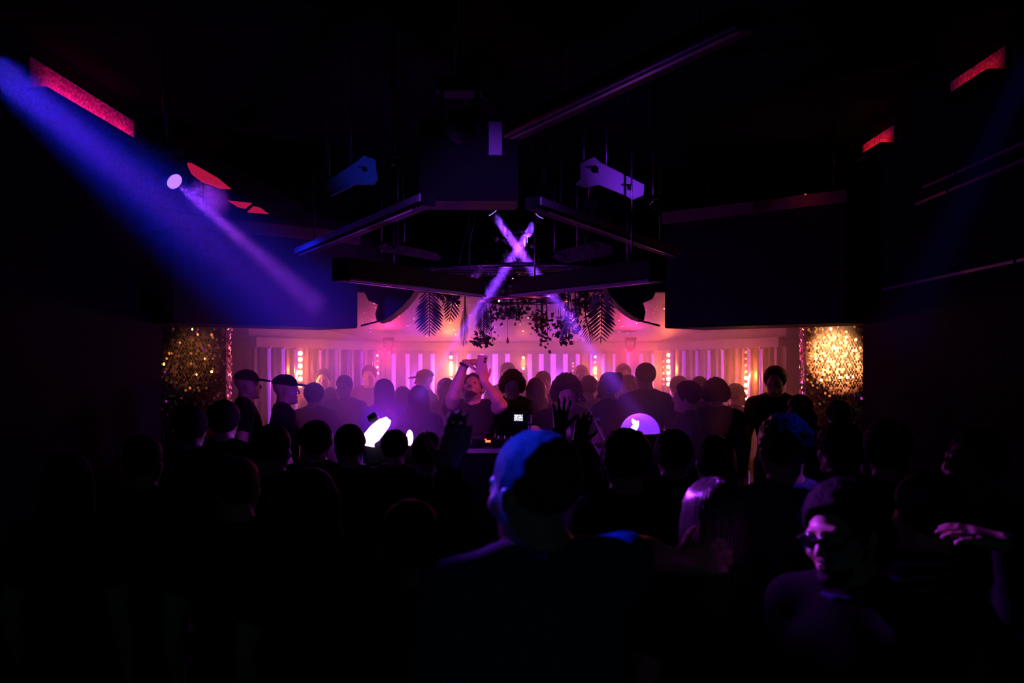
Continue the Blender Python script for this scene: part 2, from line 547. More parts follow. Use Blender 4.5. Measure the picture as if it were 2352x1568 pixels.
for (e, d, n, up, L), nm in ((rl, 0), (rr_, 1)):
    R = Matrix((d, Vector((-d.y, d.x, 0)).normalized(), d.cross(Vector((-d.y, d.x, 0)).normalized()))).transposed()
    bxo('face_strip', n * .0385 + up * .008, (L * .99, .007, .034), STRIPM, e, R)
    bxo('lower_edge', n * .0385 - up * .030, (L * .9, .006, .006), RAILTOP, e, R)
rail(P(782, 618, 4.95), P(1098, 662, 6.62), .115, .10, 'rail with a thin lit lower edge ending left of the crossing beams', hang=(.35, .92))
rail(P(1512, 620, 4.95), P(1191, 661, 6.62), .115, .10, 'rail with a thin lit lower edge ending right of the crossing beams')
rail(P(1180, 300, 3.75), P(1720, 40, 2.50), .06, .07, 'unlit rail high over the dance floor, running up to the right')

# dark unit hung at the middle
e = empty('hanging_unit', P(1075, 460, 4.9)); tag(e, 'dark box-shaped unit with a dim vertical strip, hung above the crossing beams', 'stage equipment')
w_ = sz(230, 4.9); h_ = sz(190, 4.9)
bxo('body', (0, .16, h_ / 2), (w_, .3, h_), CABM, e, None, .01)
bxo('face_strip', P(1138, 318, 4.88) - e.location, (sz(30, 4.9), .012, sz(76, 4.9)), mat('dim_panel', (.30, .22, .34), .5), e)
bm = bmesh.new(); 
tube(bm, [P(1050, 205, 4.9) + Vector((0, .05, 0)) - e.location, P(1085, 214, 4.9) - e.location, P(1120, 226, 4.9) - e.location, P(1150, 228, 4.9) + Vector((0, .03, 0)) - e.location], .018, 8)
obj('curved_arm', bm, RAILTOP, e, True)
bxo('neck', P(1150, 252, 4.9) + Vector((0, .05, 0)) - e.location, (.05, .05, .1), METAL, e)
tubeo('hanger', [(0, .16, h_), (0, .16, ZTOP - e.location.z + .01)], .03, METAL, e)

# lamp brackets: pierced plates
def bracket(poly, Y, lugs, label, depth=.012, pm=None):
    c = P(sum(p[0] for p in poly) / len(poly), sum(p[1] for p in poly) / len(poly), Y)
    e = empty('lamp_bracket', c); tag(e, label, 'bracket', 'pierced lamp brackets under the ceiling')
    bm = bmesh.new()
    prism(bm, [((P(x, y, Y) - c).x, (P(x, y, Y) - c).z) for x, y in poly], (0, 0, 0), (1, 0, 0), (0, 0, 1), (0, depth, 0))
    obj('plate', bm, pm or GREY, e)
    for x, y, s in lugs:
        q = P(x, y, Y) - c
        bxo('lug', q + Vector((0, -.008, 0)), (sz(s, Y), .02, sz(s * 1.05, Y)), CABM, e, None, .002)
        bxo('slot', q + Vector((sz(-s * 1.2, Y), -.003, sz(s * .55, Y))), (sz(s * 1.1, Y), .008, sz(s * .3, Y)), CABM, e)
    for x in (poly[0][0] + 8, poly[0][0] + 60):
        q = P(min(x, max(p[0] for p in poly) - 6), sum(p[1] for p in poly) / len(poly), Y) - c
        tubeo('hanger', [q + Vector((0, depth + .006, 0)), Vector((q.x, depth + .006, ZTOP - c.z + .01))], .006, METAL, e, 6)
    return e
bracket([(1333, 376), (1365, 360), (1379, 373), (1480, 424), (1478, 448), (1452, 459), (1440, 450), (1376, 424), (1345, 430), (1321, 423), (1334, 410)], 5.3,
        [(1447, 431, 11), (1368, 391, 12)], 'violet-lit pierced bracket right of the dark hanging unit')
bracket([(745, 420), (818, 372), (835, 357), (862, 366), (864, 390), (868, 412), (858, 424), (815, 424), (760, 450)], 4.9,
        [(839, 389, 9)], 'blue-lit pierced bracket left of the dark hanging unit')
bracket([(1266, 590), (1285, 575), (1375, 554), (1408, 566), (1404, 582), (1380, 590), (1300, 604)], 6.72, [(1371, 569, 9), (1297, 588, 8)], 'dim brown-lit bracket above the lower right rail', pm=PLATE_DIM)
bracket([(868, 566), (890, 556), (1000, 580), (1015, 592), (1005, 598), (880, 578)], 6.9, [(905, 567, 8)], 'dim red-lit bracket above the lower left rail', pm=PLATE_DIM)

# red glow behind the ledges under the ceiling
def cove(x, ya, yb, z, side, label, power, segs, face=.14, col=(1, .02, .04)):
    """a ledge on a side wall with a red lamp strip lying in it, washing the rough band above"""
    e = empty('cove_light', (x, (ya + yb) / 2, z)); tag(e, label, 'cove light', 'red lamps in ledges under the ceiling')
    L = yb - ya
    s = side                                              # +1: wall on the left, the ledge sticks out to +x
    bxo('ledge', (s * .045, 0, 0), (.09, L, .02), BLACK, e)
    bxo('rough_band', (s * .006, 0, face / 2 + .01), (.012, L, face), ROUGHF, e)
    bxo('lamp_strip', (s * .06, 0, .014), (.012, L * .9, .008), mat('red_strip', (.3, .02, .02), .4, emit=(1, .02, .10), estr=.8, sample=False), e)
    for c_, l_, pw in segs:
        light('cove_lamp', 'AREA', (x + s * .07, ya + c_ * L, z + .03), pw * power, col, to=(x + s * .0, ya + c_ * L, z + .07), sx=l_, sy=.02)
cove(XL, 4.60, 5.83, 3.20, 1, 'red-glowing ledge high on the wall beside the blue beam', 1.0, [(.42, .7, .9), (.85, .3, .35)], col=(1, .01, .26))
cove(XR, 5.74, 6.27, 3.20, -1, 'red-glowing ledge on the right wall beside the hanging box', 1.0, [(.55, .4, .32)], .10)
cove(XR, 4.42, 4.98, 3.23, -1, 'red-glowing ledge on the right wall near the corner of the picture', 1.0, [(.5, .4, .16)], .10)
# red light leaking onto the board above the left box, imitated by glowing plates
RED_GLOW = mat('red_light_glow', (.4, .03, .06), .5, emit=(1, .015, .10), estr=.42, sample=False)
for poly, Y, lab in (([(427, 373), (440, 374), (500, 408), (530, 433), (505, 433), (462, 417), (440, 400)], 7.2, 'long sliver of leaked red light above the left hanging box, built as a glowing plate'),
                     ([(522, 460), (578, 466), (562, 479), (545, 475)], 7.2, 'brighter of the two small slivers of leaked red light near the violet rail'),
                     ([(567, 487), (582, 473), (598, 477), (617, 491)], 7.2, 'darker of the two small slivers of leaked red light near the violet rail')):
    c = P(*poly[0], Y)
    e = empty('red_glow_patch', c); tag(e, lab, 'wall lamp', 'slivers of red light above the left box')
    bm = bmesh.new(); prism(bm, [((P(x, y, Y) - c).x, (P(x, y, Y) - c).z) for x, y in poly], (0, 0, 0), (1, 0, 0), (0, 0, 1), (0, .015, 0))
    obj('glow_plate', bm, RED_GLOW, e)
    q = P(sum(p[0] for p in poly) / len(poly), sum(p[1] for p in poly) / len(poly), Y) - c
    bxo('glow_plate_arm', q + Vector((0, (YF - Y) / 2 + .006, 0)), (.03, YF - Y, .03), BLACK, e)

# rails on the right wall
for z, ya, yb, lab in ((2.868, 3.0, 5.3, 'upper of two close dark rails on the right wall'), (2.795, 3.0, 5.4, 'lower of two close dark rails on the right wall'), (2.372, 3.0, 5.9, 'single dark rail on the right wall below the pair')):
    e = empty('wall_rail', (XR, (ya + yb) / 2, z)); tag(e, lab, 'rail', 'rails on the right wall')
    bxo('bar', (-.02, 0, 0), (.012, yb - ya, .014), mat('blue_steel', (.3, .3, .34), .35, .8), e)
    for t in (-.42, -.05, .33):
        bm = bmesh.new(); ball(bm, (-.028, t * (yb - ya), 0), .009, 8, 6); obj('bolt', bm, RAILTOP, e, True)
        bxo('standoff', (-.0075, t * (yb - ya), 0), (.015, .014, .01), METAL, e)
# ================================================================ stage lamps
LENS_V = mat('lens_violet', (.6, .5, .8), .2, emit=(.55, .22, 1.0), estr=1.1, sample=False)
LENS_B = mat('lens_blue', (.3, .4, .8), .2, emit=(.10, .12, 1.0), estr=2.0, sample=False)
LENS_X = mat('lens_cold', (.6, .6, .9), .2, emit=(.40, .22, 1.0), estr=1.0, sample=False)
def moving_head(loc, to, label, lens, r=.05, ln=.2, up=None, hang=True):
    """a moving head: base box on the ceiling, yoke with two arms, barrel and lens"""
    loc, to = Vector(loc), Vector(to)
    e = empty('moving_head_lamp', loc); tag(e, label, 'stage lamp', 'moving head lamps')
    d = (to - loc).normalized()
    a, b = frame_of(d)
    M = Matrix((a, b, -d)).transposed().to_4x4()
    bm = bmesh.new()
    lathe(bm, [(r * .98, .0), (r * 1.12, .002), (r * 1.15, ln * .25), (r * .95, ln * .7), (r * .6, ln), ], 20, M)
    obj('barrel', bm, CABM, e, False)
    bm = bmesh.new()
    lathe(bm, [(r * .96, -.006), (r * .96, .0)], 20, M)
    obj('lens', bm, lens, e)
    back = -d * ln * .5
    for s in (-1, 1):
        top = back + a * s * (r * 1.45) + Vector((0, 0, r * 2.6))
        bm = bmesh.new(); tube(bm, [back + a * s * r * 1.05, back + a * s * (r * 1.45), top], r * .22, 8); obj('yoke_arm', bm, CABM, e)
    bxo('base', back + Vector((0, 0, r * 2.9)), (r * 3.6, r * 2.6, r * 1.1), CABM, e, None, .005)
    if hang:
        tubeo('clamp_rod', [back + Vector((0, 0, r * 3.4)), Vector((back.x, back.y, ZTOP - loc.z + .01))], .012, METAL, e)
    return d
def beam(name, loc, to, power, col, angle, blend, radius):
    return light(name, 'SPOT', loc, power, col, radius, to, angle, blend)

SMOKE = []
# big blue beam from the upper left
A = P(-70, 110, 3.25); B = P(730, 750, 6.5)
moving_head(A, B, 'lamp throwing the wide blue beam at the left edge', LENS_B, .07, .26)
d = (B - A).normalized()
beam('blue_beam', A + d * .03, B, 4600, (.006, .016, 1.0), 17.5, 1.0, .06)
SMOKE.append((A + d * .03, A + d * 3.45, .07, 21, .06, 'wide hazy blue beam falling from the upper left corner'))
beam('blue_beam_core', A + d * .03, B, 2100, (.42, .03, 1.0), 8, 1.0, .05)
# violet lamp hanging in the blue beam
A = P(400, 416, 4.8); B = P(735, 706, 4.35)
moving_head(A, B, 'small lamp with a glowing violet lens inside the blue beam', LENS_V, .040, .16)
d = (B - A).normalized()
beam('violet_beam', A + d * .03 , B, 1500, (.42, .05, 1.0), 7, .8, .02)
SMOKE.append((A + d * .01, B, .030, 8.5, .14, 'hazy violet beam inside the blue beam'))
# spots added beside that lamp to light the people near the camera
AUD = P(400, 416, 4.8) + Vector((.10, -.14, -.05))
beam('crowd_wash_violet', AUD, (.82, 2.4, 1.66), 1300, (.42, .04, 1.0), 15, .7, .05)
beam('crowd_wash_violet', AUD, (-.03, 2.02, 1.60), 420, (.42, .04, 1.0), 5, .8, .05)
beam('crowd_wash_violet', AUD, (.53, 2.74, 1.57), 900, (.42, .04, 1.0), 5.5, .9, .05)
# the two lamps of the crossing beams
for (ax, ay, ya), (bx_, by_, yb), lab, pw in (((1131, 488, 6.9), (1330, 770, 7.15), 'lamp at the upper left end of the crossing beams', 9000),
                                           ((1240, 494, 6.9), (1045, 800, 7.35), 'lamp at the upper right end of the crossing beams', 9000)):
    A, B = P(ax, ay, ya), P(bx_, by_, yb)
    moving_head(A, B, lab, LENS_X, .034, .13)
    d = (B - A).normalized()
    beam('cross_beam', A + d * .02, B, pw, (.22, .035, 1.0), 5.0, .4, .028)
    SMOKE.append((A + d * .02, B + d * .5, .034, 5.6, .55, lab.replace('lamp at', 'hazy violet beam from')))
# faint blue lamp at the right edge
A = P(2400, 60, 3.85); B = P(2060, 800, 4.9)
moving_head(A, B, 'lamp throwing a faint blue beam at the right edge', LENS_B, .05, .2)
beam('faint_blue_beam', A + (B - A).normalized() * .03, B, 120, (.01, .05, 1.0), 13, 1.0, .05)
SMOKE.append((A + (B - A).normalized() * .03, B, .05, 15, .05, 'faint hazy blue beam at the right edge'))
beam('side_wash_blue', A + Vector((-.05, .0, -.05)), (.99, 3.5, 1.74), 55, (.01, .03, 1.0), 8, .8, .04)  # spots added by this lamp to light the wavy hair and neck
beam('side_wash_violet', A + Vector((-.05, .0, -.05)), (1.0, 3.46, 1.55), 70, (.45, .04, 1.0), 3.6, .6, .03)
# small lamps that pick out the brackets and rails
A = P(1500, 470, 4.9)
moving_head(A, P(1440, 420, 5.3), 'tiny lamp below the violet-lit bracket', LENS_V, .014, .06)
beam('bracket_lamp', A + (P(1440, 420, 5.3) - A).normalized() * .03, P(1440, 405, 5.3), 13, (.24, .03, 1.0), 60, 1.0, .01)
A = P(900, 375, 4.4)
moving_head(A, P(850, 390, 4.9), 'tiny lamp in front of the blue-lit bracket', LENS_B, .012, .06)
beam('bracket_lamp_blue', A + (P(850, 390, 4.9) - A).normalized() * .03, P(846, 390, 4.9), 4, (.02, .05, 1.0), 40, 1.0, .01)
# added violet wash on the rails, red-magenta wash on the performers
beam('rail_wash', P(1060, 300, 3.3) + (P(1150, 560, 5.6) - P(1060, 300, 3.3)).normalized() * .08, P(1130, 535, 5.6), 75, (.26, .05, 1.0), 36, .9, .05)
moving_head(P(1060, 300, 3.3), P(1150, 560, 5.6), 'dark lamp added in front of the dark unit for the rail wash', mat('lens_off', (.1, .1, .14), .2), .04, .16)
A = P(1345, 515, 6.3)
beam('performer_wash', A + (Vector((-.22, 7.4, 1.72)) - A).normalized() * .06, (-.22, 7.4, 1.72), 60, (1.0, .06, .16), 36, .9, .05)
moving_head(A, (-.30, 7.4, 1.75), 'small lamp aimed down at the performers', mat('lens_red', (.4, .05, .1), .2, emit=(1, .05, .2), estr=.3, sample=False), .03, .12)
beam('crowd_wash_blue', P(-70, 110, 3.25) + Vector((.08, -.03, -.04)), (.03, 2.1, 1.80), 2000, (.008, .025, 1.0), 9, .9, .05)  # spot added beside the blue lamp to light the buzz-cut head
# magenta wash lamps added over the stage to redden the haze
for x, y, lab in ((-1.55, 11.5, 'added magenta wash lamp over the left half of the stage'), (1.25, 11.5, 'added magenta wash lamp over the right half of the stage')):
    A = Vector((x, y, 2.12))
    moving_head(A, (x * .8, 8.0, 1.5), lab, mat('lens_magenta', (.4, .05, .2), .2, emit=(1, .06, .3), estr=.25, sample=False), .035, .12, hang=False)
    beam('stage_wash', A + Vector((0, .02, -.03)), (x * .8, 8.0, 1.5), 100, (1.0, .02, .16), 140, 1.0, .05)
# warm lamps on the sequin columns, the left one added for brightness (hidden from here by the hanging boxes)
for x, tx, pw, lab in ((-2.35, -2.98, 200, 'added warm spot lamp aimed at the left sequin column'), (2.25, 2.84, 8500, 'warm spot lamp aimed at the right sequin column')):
    A, B = Vector((x, 7.35, 2.72)), Vector((tx, 9.0, 1.98))
    moving_head(A, B, lab, bulbm['warm'], .035, .14)
    beam('sequin_lamp', A + (B - A).normalized() * .02, B, pw, (1.0, .42, .15), 17, 1.0, .03)

# two glowing things at the front of the stage
GLOW = mat('glow_glass', (.8, .6, .9), .3, emit=(.80, .45, 1.0), estr=6.0, sample=False)
GLOWP = mat('glow_glass_pink', (.8, .6, .9), .3, emit=(1.0, .45, .75), estr=5.0, sample=False)
Y = 6.35
c = P(870, 996, Y)
e = empty('stage_lamp', (c.x, c.y, 0)); tag(e, 'brightest white-violet shape glowing between dark heads left of the performer', 'stage lamp')
o = Vector(e.location)
bm = bmesh.new()
tube(bm, [P(849, 1024, Y) - o, P(853, 1004, Y) - o, P(866, 988, Y) - o, P(879, 975, Y) - o, P(889, 970, Y) - o, P(896, 972, Y) - o], [.032, .052, .05, .043, .038, .018], 14)  # bent tapering shape with a glowing material
obj('glowing_shape', bm, GLOW, e, True)
bm = bmesh.new(); ball(bm, P(941, 1005, Y) - o, .030, 14, 10, (.75, .75, 1.7)); obj('side_shape', bm, GLOWP, e, True)
bxo('housing', P(895, 1030, Y) - o + Vector((0, .10, -.04)), (.36, .12, .16), CABM, e, None, .02)
bm = bmesh.new(); tube(bm, [P(846, 962, Y + .03) - o, P(858, 958, Y + .03) - o, P(868, 965, Y + .03) - o], [.02, .035, .02], 8); obj('dark_lobe', bm, CABM, e, True)
tubeo('stand', [(0.06, .12, 0), (0.06, .12, c.z - o.z - .1)], .02, METAL, e)
light('stage_lamp_light', 'POINT', P(885, 965, Y + .10), 26, (.42, .02, 1.0), .06)
c = P(1469, 985, Y)
e = empty('stage_lamp', (c.x, c.y, 0)); tag(e, 'domed violet lamp glowing behind messy hair right of the performer', 'stage lamp')
o = Vector(e.location)
DOME = bpy.data.materials.new('dome_glass'); DOME.use_nodes = True
nt = DOME.node_tree; nt.nodes.clear()
out = nt.nodes.new('ShaderNodeOutputMaterial'); mx = nt.nodes.new('ShaderNodeMixShader'); tr = nt.nodes.new('ShaderNodeBsdfTransparent'); tl = nt.nodes.new('ShaderNodeBsdfTranslucent')
ad = nt.nodes.new('ShaderNodeAddShader'); df = nt.nodes.new('ShaderNodeBsdfDiffuse')
tl.inputs[0].default_value = (.45, .55, .8, 1); df.inputs[0].default_value = (.5, .45, .6, 1)
mx.inputs[0].default_value = .26
nt.links.new(tl.outputs[0], ad.inputs[0]); nt.links.new(df.outputs[0], ad.inputs[1])
nt.links.new(tr.outputs[0], mx.inputs[1]); nt.links.new(tl.outputs[0], mx.inputs[2]); nt.links.new(mx.outputs[0], out.inputs[0])
bm = bmesh.new(); r = sz(46, Y)
lathe(bm, [(r * math.cos(t), r * .98 * math.sin(t)) for t in [i * PI / 2 / 10 for i in range(10)]] + [(.004, r * .98)], 28, Matrix.Translation(P(1470, 994, Y) - o))
obj('dome', bm, DOME, e, True)
bm = bmesh.new()
tube(bm, [P(1452, 962, Y) - o, P(1456, 968, Y) - o, P(1457, 975, Y) - o], [.005, .014, .008], 8)
tube(bm, [P(1466, 966, Y) - o, P(1462, 975, Y) - o, P(1455, 986, Y) - o], [.006, .017, .022], 10)
obj('glowing_filament', bm, GLOW, e, True)
bm = bmesh.new(); lathe(bm, [(r * 1.05, -.10), (r * 1.08, -.015), (r * 1.02, 0)], 24, Matrix.Translation(P(1470, 994, Y) - o)); obj('base', bm, CABM, e)
tubeo('stand', [(0, 0, 0), (0, 0, P(1470, 994, Y).z - o.z - .09)], .02, METAL, e)
light('stage_lamp_light', 'POINT', P(1461, 972, Y + .0), 9, (.36, .02, 1.0), .04)

# ================================================================ haze
def haze(name, lo, hi, dens, g, label, col=(1, 1, 1)):
    m = bpy.data.materials.new(name); m.use_nodes = True
    nt = m.node_tree; nt.nodes.clear()
    out = nt.nodes.new('ShaderNodeOutputMaterial'); v = nt.nodes.new('ShaderNodeVolumeScatter')
    v.inputs['Color'].default_value = (*col, 1); v.inputs['Density'].default_value = dens; v.inputs['Anisotropy'].default_value = g
    nt.links.new(v.outputs[0], out.inputs['Volume'])
    lo, hi = Vector(lo), Vector(hi)
    o = bxo(name, (lo + hi) / 2, hi - lo, m)
    return tag(o, label, 'haze', None, 'stuff')
YH = 8.5
haze('haze', (-4.19, YH, .16), (4.19, 12.48, 2.75), .17, .4, 'thick haze glowing over the stage and the crowd on it')
def smoky_beam(a, b, r0, angle, dens, label):
    """haze cone added in the shape of a beam to make it show"""
    a, b = Vector(a), Vector(b); d = b - a; L = d.length; d.normalize()
    u, v = frame_of(d)
    r1 = r0 + L * math.tan(math.radians(angle / 2))
    bm = bmesh.new(); lathe(bm, [(r0, 0), (r1, L)], 20, Matrix((u, v, d)).transposed().to_4x4())
    m = bpy.data.materials.new('beam_haze_cone'); m.use_nodes = True
    nt = m.node_tree; nt.nodes.clear()
    out = nt.nodes.new('ShaderNodeOutputMaterial'); vs_ = nt.nodes.new('ShaderNodeVolumeScatter'); vs_.inputs['Density'].default_value = dens; vs_.inputs['Anisotropy'].default_value = .1
    nt.links.new(vs_.outputs[0], out.inputs['Volume'])
    bmesh.ops.recalc_face_normals(bm, faces=bm.faces)
    o = obj('beam_haze_cone', bm, m); o.location = a
    tag(o, label, 'light beam', 'smoky light beams', 'stuff')
for q in SMOKE: smoky_beam(*q)
for c_, lab in ((P(890, 968, 6.5), 'haze puff added for the glow round the white-violet shape'), (P(1468, 970, 6.5), 'haze puff added for the glow round the domed violet lamp')):
    bm = bmesh.new(); ball(bm, (0, 0, 0), .62, 20, 14, (1.15, .75, .9))  # balls of haze added to give both stage lamps a halo
    m = bpy.data.materials['haze'].copy(); m.name = 'puff'; m.node_tree.nodes['Volume Scatter'].inputs['Density'].default_value = .42
    o = obj('haze_puff', bm, m); o.location = c_ + Vector((0, .42, .1)); tag(o, lab, 'haze', None, 'stuff')
# ================================================================ people: continuous bodies grown from blended limbs
def axis(lo, hi, coarse, fine, spans):
    out = [lo]
    while out[-1] < hi:
        x = out[-1]
        st = coarse
        for a, b in spans:
            if a - coarse <= x <= b: st = min(st, fine)
        out.append(x + st)
    return np.array(out, dtype=np.float32)

def smin(a, b, k):
    if k <= 0: return np.minimum(a, b)
    h = np.clip(0.5 + 0.5 * (b - a) / k, 0, 1)
    return b + (a - b) * h - k * h * (1 - h)

class Blob:
    """a list of blended primitives; cone(a, b, ra, rb), ell(c, r, R), cuts by planes, carves"""
    def __init__(self): self.p = []
    def cone(self, a, b, ra, rb, k=.03, op='u'): self.p.append((op, 'c', np.array(a, float), np.array(b, float), ra, rb, k)); return self
    def ell(self, c, r, k=.03, R=None, op='u'): self.p.append((op, 'e', np.array(c, float), np.array(r, float), R, 0, k)); return self
    def cut(self, pt, n): self.p.append(('x', 'h', np.array(pt, float), np.array(n, float) / np.linalg.norm(n), 0, 0, 0)); return self
    def wave(self, amp, f, seed=0): self.p.append(('n', 'w', amp, f, seed, 0, 0)); return self
    def moved(self, M, t, grow=0.0):
        """copy turned by M (3x3 array) and shifted by t"""
        q = Blob()
        for op, ty, a, b, c, d, k in self.p:
            if ty == 'c': q.p.append((op, ty, M @ a + t, M @ b + t, c + grow, d + grow, k))
            elif ty == 'e': q.p.append((op, ty, M @ a + t, b + grow, M @ c if c is not None else M, d, k))
            elif ty == 'h': q.p.append((op, ty, M @ a + t, M @ b, c, d, k))
            else: q.p.append((op, ty, a, b, c, d, k))
        return q
    def bounds(self):
        lo = np.full(3, 1e9); hi = np.full(3, -1e9)
        for op, ty, a, b, c, d, k in self.p:
            if op != 'u': continue
            if ty == 'c':
                r = max(c, d); lo = np.minimum(lo, np.minimum(a, b) - r); hi = np.maximum(hi, np.maximum(a, b) + r)
            else:
                r = b.max() if c is not None else b; lo = np.minimum(lo, a - r); hi = np.maximum(hi, a + r)
        return lo, hi
    def mesh(self, coarse, fine=None, focus=(), smooth=2):
        lo, hi = self.bounds()
        lo = lo - 2.2 * coarse; hi = hi + 2.2 * coarse
        fine = fine or coarse
        ax = [axis(lo[i], hi[i], coarse, fine, [(f[0][i], f[1][i]) for f in focus]) for i in range(3)]
        D = np.full([len(a) for a in ax], .3, dtype=np.float32)
        for op, ty, a, b, c, d, k in self.p:
            if ty == 'h' or ty == 'w':
                X, Y, Z = ax[0][:, None, None], ax[1][None, :, None], ax[2][None, None, :]
                if ty == 'h':
                    D = np.maximum(D, (X - a[0]) * b[0] + (Y - a[1]) * b[1] + (Z - a[2]) * b[2])
                else:
                    w = np.sin(b * X + c) * np.sin(b * 1.13 * Y + 2 * c + .7 * np.sin(b * .6 * Z)) * np.sin(b * .93 * Z + 3 * c)
                    D = D + a * (w + .5 * np.sin(2.1 * b * X + 1.3 * c) * np.sin(1.9 * b * Y) * np.sin(2.2 * b * Z + c)).astype(np.float32)
                continue
            if ty == 'c': l = np.minimum(a, b) - max(c, d); h = np.maximum(a, b) + max(c, d)
            else: r = b.max() if c is not None else b; l = a - r; h = a + r
            m = max(k, .02) + coarse * 2
            s = []
            for i in range(3):
                i0 = np.searchsorted(ax[i], l[i] - m); i1 = np.searchsorted(ax[i], h[i] + m)
                s.append(slice(int(i0), int(i1)))
            if any(q.start >= q.stop for q in s): continue
            s = tuple(s)
            X, Y, Z = ax[0][s[0]][:, None, None], ax[1][s[1]][None, :, None], ax[2][s[2]][None, None, :]
            if ty == 'c':
                ba = b - a; bb = float(ba @ ba) + 1e-12
                px_, py_, pz_ = X - a[0], Y - a[1], Z - a[2]
                t = np.clip((px_ * ba[0] + py_ * ba[1] + pz_ * ba[2]) / bb, 0, 1)
                v = np.sqrt((px_ - t * ba[0]) ** 2 + (py_ - t * ba[1]) ** 2 + (pz_ - t * ba[2]) ** 2) - (c + (d - c) * t)
            else:
                px_, py_, pz_ = X - a[0], Y - a[1], Z - a[2]
                if c is not None:
                    q = [px_ * c[0][i] + py_ * c[1][i] + pz_ * c[2][i] for i in range(3)]
                else: q = [px_, py_, pz_]
                k0 = np.sqrt((q[0] / b[0]) ** 2 + (q[1] / b[1]) ** 2 + (q[2] / b[2]) ** 2)
                k1 = np.sqrt((q[0] / b[0] ** 2) ** 2 + (q[1] / b[1] ** 2) ** 2 + (q[2] / b[2] ** 2) ** 2) + 1e-9
                v = k0 * (k0 - 1) / k1
            if op == 'u': D[s] = smin(D[s], v, k)
            else: D[s] = -smin(-D[s], v, k)
        return surface_net(D, ax, smooth)

def surface_net(D, ax, smooth):
    ins = D < 0
    n = D.shape
    c8 = [ins[i:n[0] - 1 + i, j:n[1] - 1 + j, k:n[2] - 1 + k] for i in (0, 1) for j in (0, 1) for k in (0, 1)]
    cnt = sum(c.astype(np.int8) for c in c8)
    act = (cnt > 0) & (cnt < 8)
    idx = np.argwhere(act)
    vid = np.full(act.shape, -1, dtype=np.int32)
    vid[act] = np.arange(len(idx))
    I, J, K = idx.T
    acc = np.zeros((len(idx), 3)); num = np.zeros(len(idx))
    cor = [(i, j, k) for i in (0, 1) for j in (0, 1) for k in (0, 1)]
    val = {c: D[I + c[0], J + c[1], K + c[2]] for c in cor}
    pos = {c: np.stack([ax[0][I + c[0]], ax[1][J + c[1]], ax[2][K + c[2]]], 1) for c in cor}
    for a in cor:
        for q in range(3):
            if a[q]: continue
            b = tuple(1 if r == q else a[r] for r in range(3))
            va, vb = val[a], val[b]
            m = (va < 0) != (vb < 0)
            t = (va[m] / (va[m] - vb[m]))[:, None]
            acc[m] += pos[a][m] * (1 - t) + pos[b][m] * t; num[m] += 1
    V = acc / num[:, None]
    F = []
    for q in range(3):
        a = [slice(None)] * 3; b = [slice(None)] * 3
        a[q] = slice(0, n[q] - 1); b[q] = slice(1, n[q])
        A, B = ins[tuple(a)], ins[tuple(b)]
        e = np.argwhere(A != B)
        o1, o2 = [r for r in range(3) if r != q]
        ok = (e[:, o1] > 0) & (e[:, o2] > 0) & (e[:, o1] < n[o1] - 1) & (e[:, o2] < n[o2] - 1)
        e = e[ok]
        sign = A[tuple(e.T)]
        def cell(d1, d2):
            c = e.copy(); c[:, o1] -= d1; c[:, o2] -= d2
            return vid[tuple(c.T)]
        quad = np.stack([cell(1, 1), cell(0, 1), cell(0, 0), cell(1, 0)], 1)
        flip = sign if q != 1 else ~sign
        quad[~flip] = quad[~flip][:, ::-1]
        F.append(quad)
    F = np.concatenate(F)
    F = F[(F >= 0).all(1)]
    for _ in range(smooth):
        s = np.zeros_like(V); c = np.zeros(len(V))
        for i in range(4):
            np.add.at(s, F[:, i], V[F[:, (i + 1) % 4]]); np.add.at(s, F[:, (i + 1) % 4], V[F[:, i]])
            np.add.at(c, F[:, i], 1); np.add.at(c, F[:, (i + 1) % 4], 1)
        V = V * .45 + .55 * s / np.maximum(c, 1)[:, None]
    return V, F

MESHES = {}
def grown(name, blob, material, parent=None, coarse=.014, fine=None, focus=(), smooth=2):
    """mesh object of a blob; alike blobs share their mesh"""
    key = (name, material.name, coarse, fine, repr([(np.round(a, 4).tolist(), np.round(b, 4).tolist()) for a, b in focus]),
           repr([tuple(np.round(x, 4).tolist() if isinstance(x, np.ndarray) else x for x in p) for p in blob.p]))
    if key in MESHES:
        o = bpy.data.objects.new(name, MESHES[key])
        COL.objects.link(o)
        if parent is not None: o.parent = parent
        return o
    o = npobj(name, blob.mesh(coarse, fine, focus, smooth), material, parent)
    MESHES[key] = o.data
    return o

def npobj(name, VF, material, parent=None):
    V, F = VF
    me = bpy.data.meshes.new(name)
    me.vertices.add(len(V)); me.vertices.foreach_set('co', V.astype(np.float32).ravel())
    me.loops.add(F.size); me.loops.foreach_set('vertex_index', F.astype(np.int32).ravel())
    me.polygons.add(len(F)); me.polygons.foreach_set('loop_start', np.arange(0, F.size, 4, dtype=np.int32))
    me.polygons.foreach_set('use_smooth', np.ones(len(F), dtype=bool))
    me.update(calc_edges=True); me.validate()
    me.materials.append(material)
    o = bpy.data.objects.new(name, me)
    COL.objects.link(o)
    if parent is not None: o.parent = parent
    return o

def rot3(yaw=0, pitch=0, roll=0):
    """yaw about z, pitch about x (up positive), roll about y; degrees"""
    return np.array(Euler((math.radians(pitch), math.radians(roll), math.radians(yaw)), 'XYZ').to_matrix())

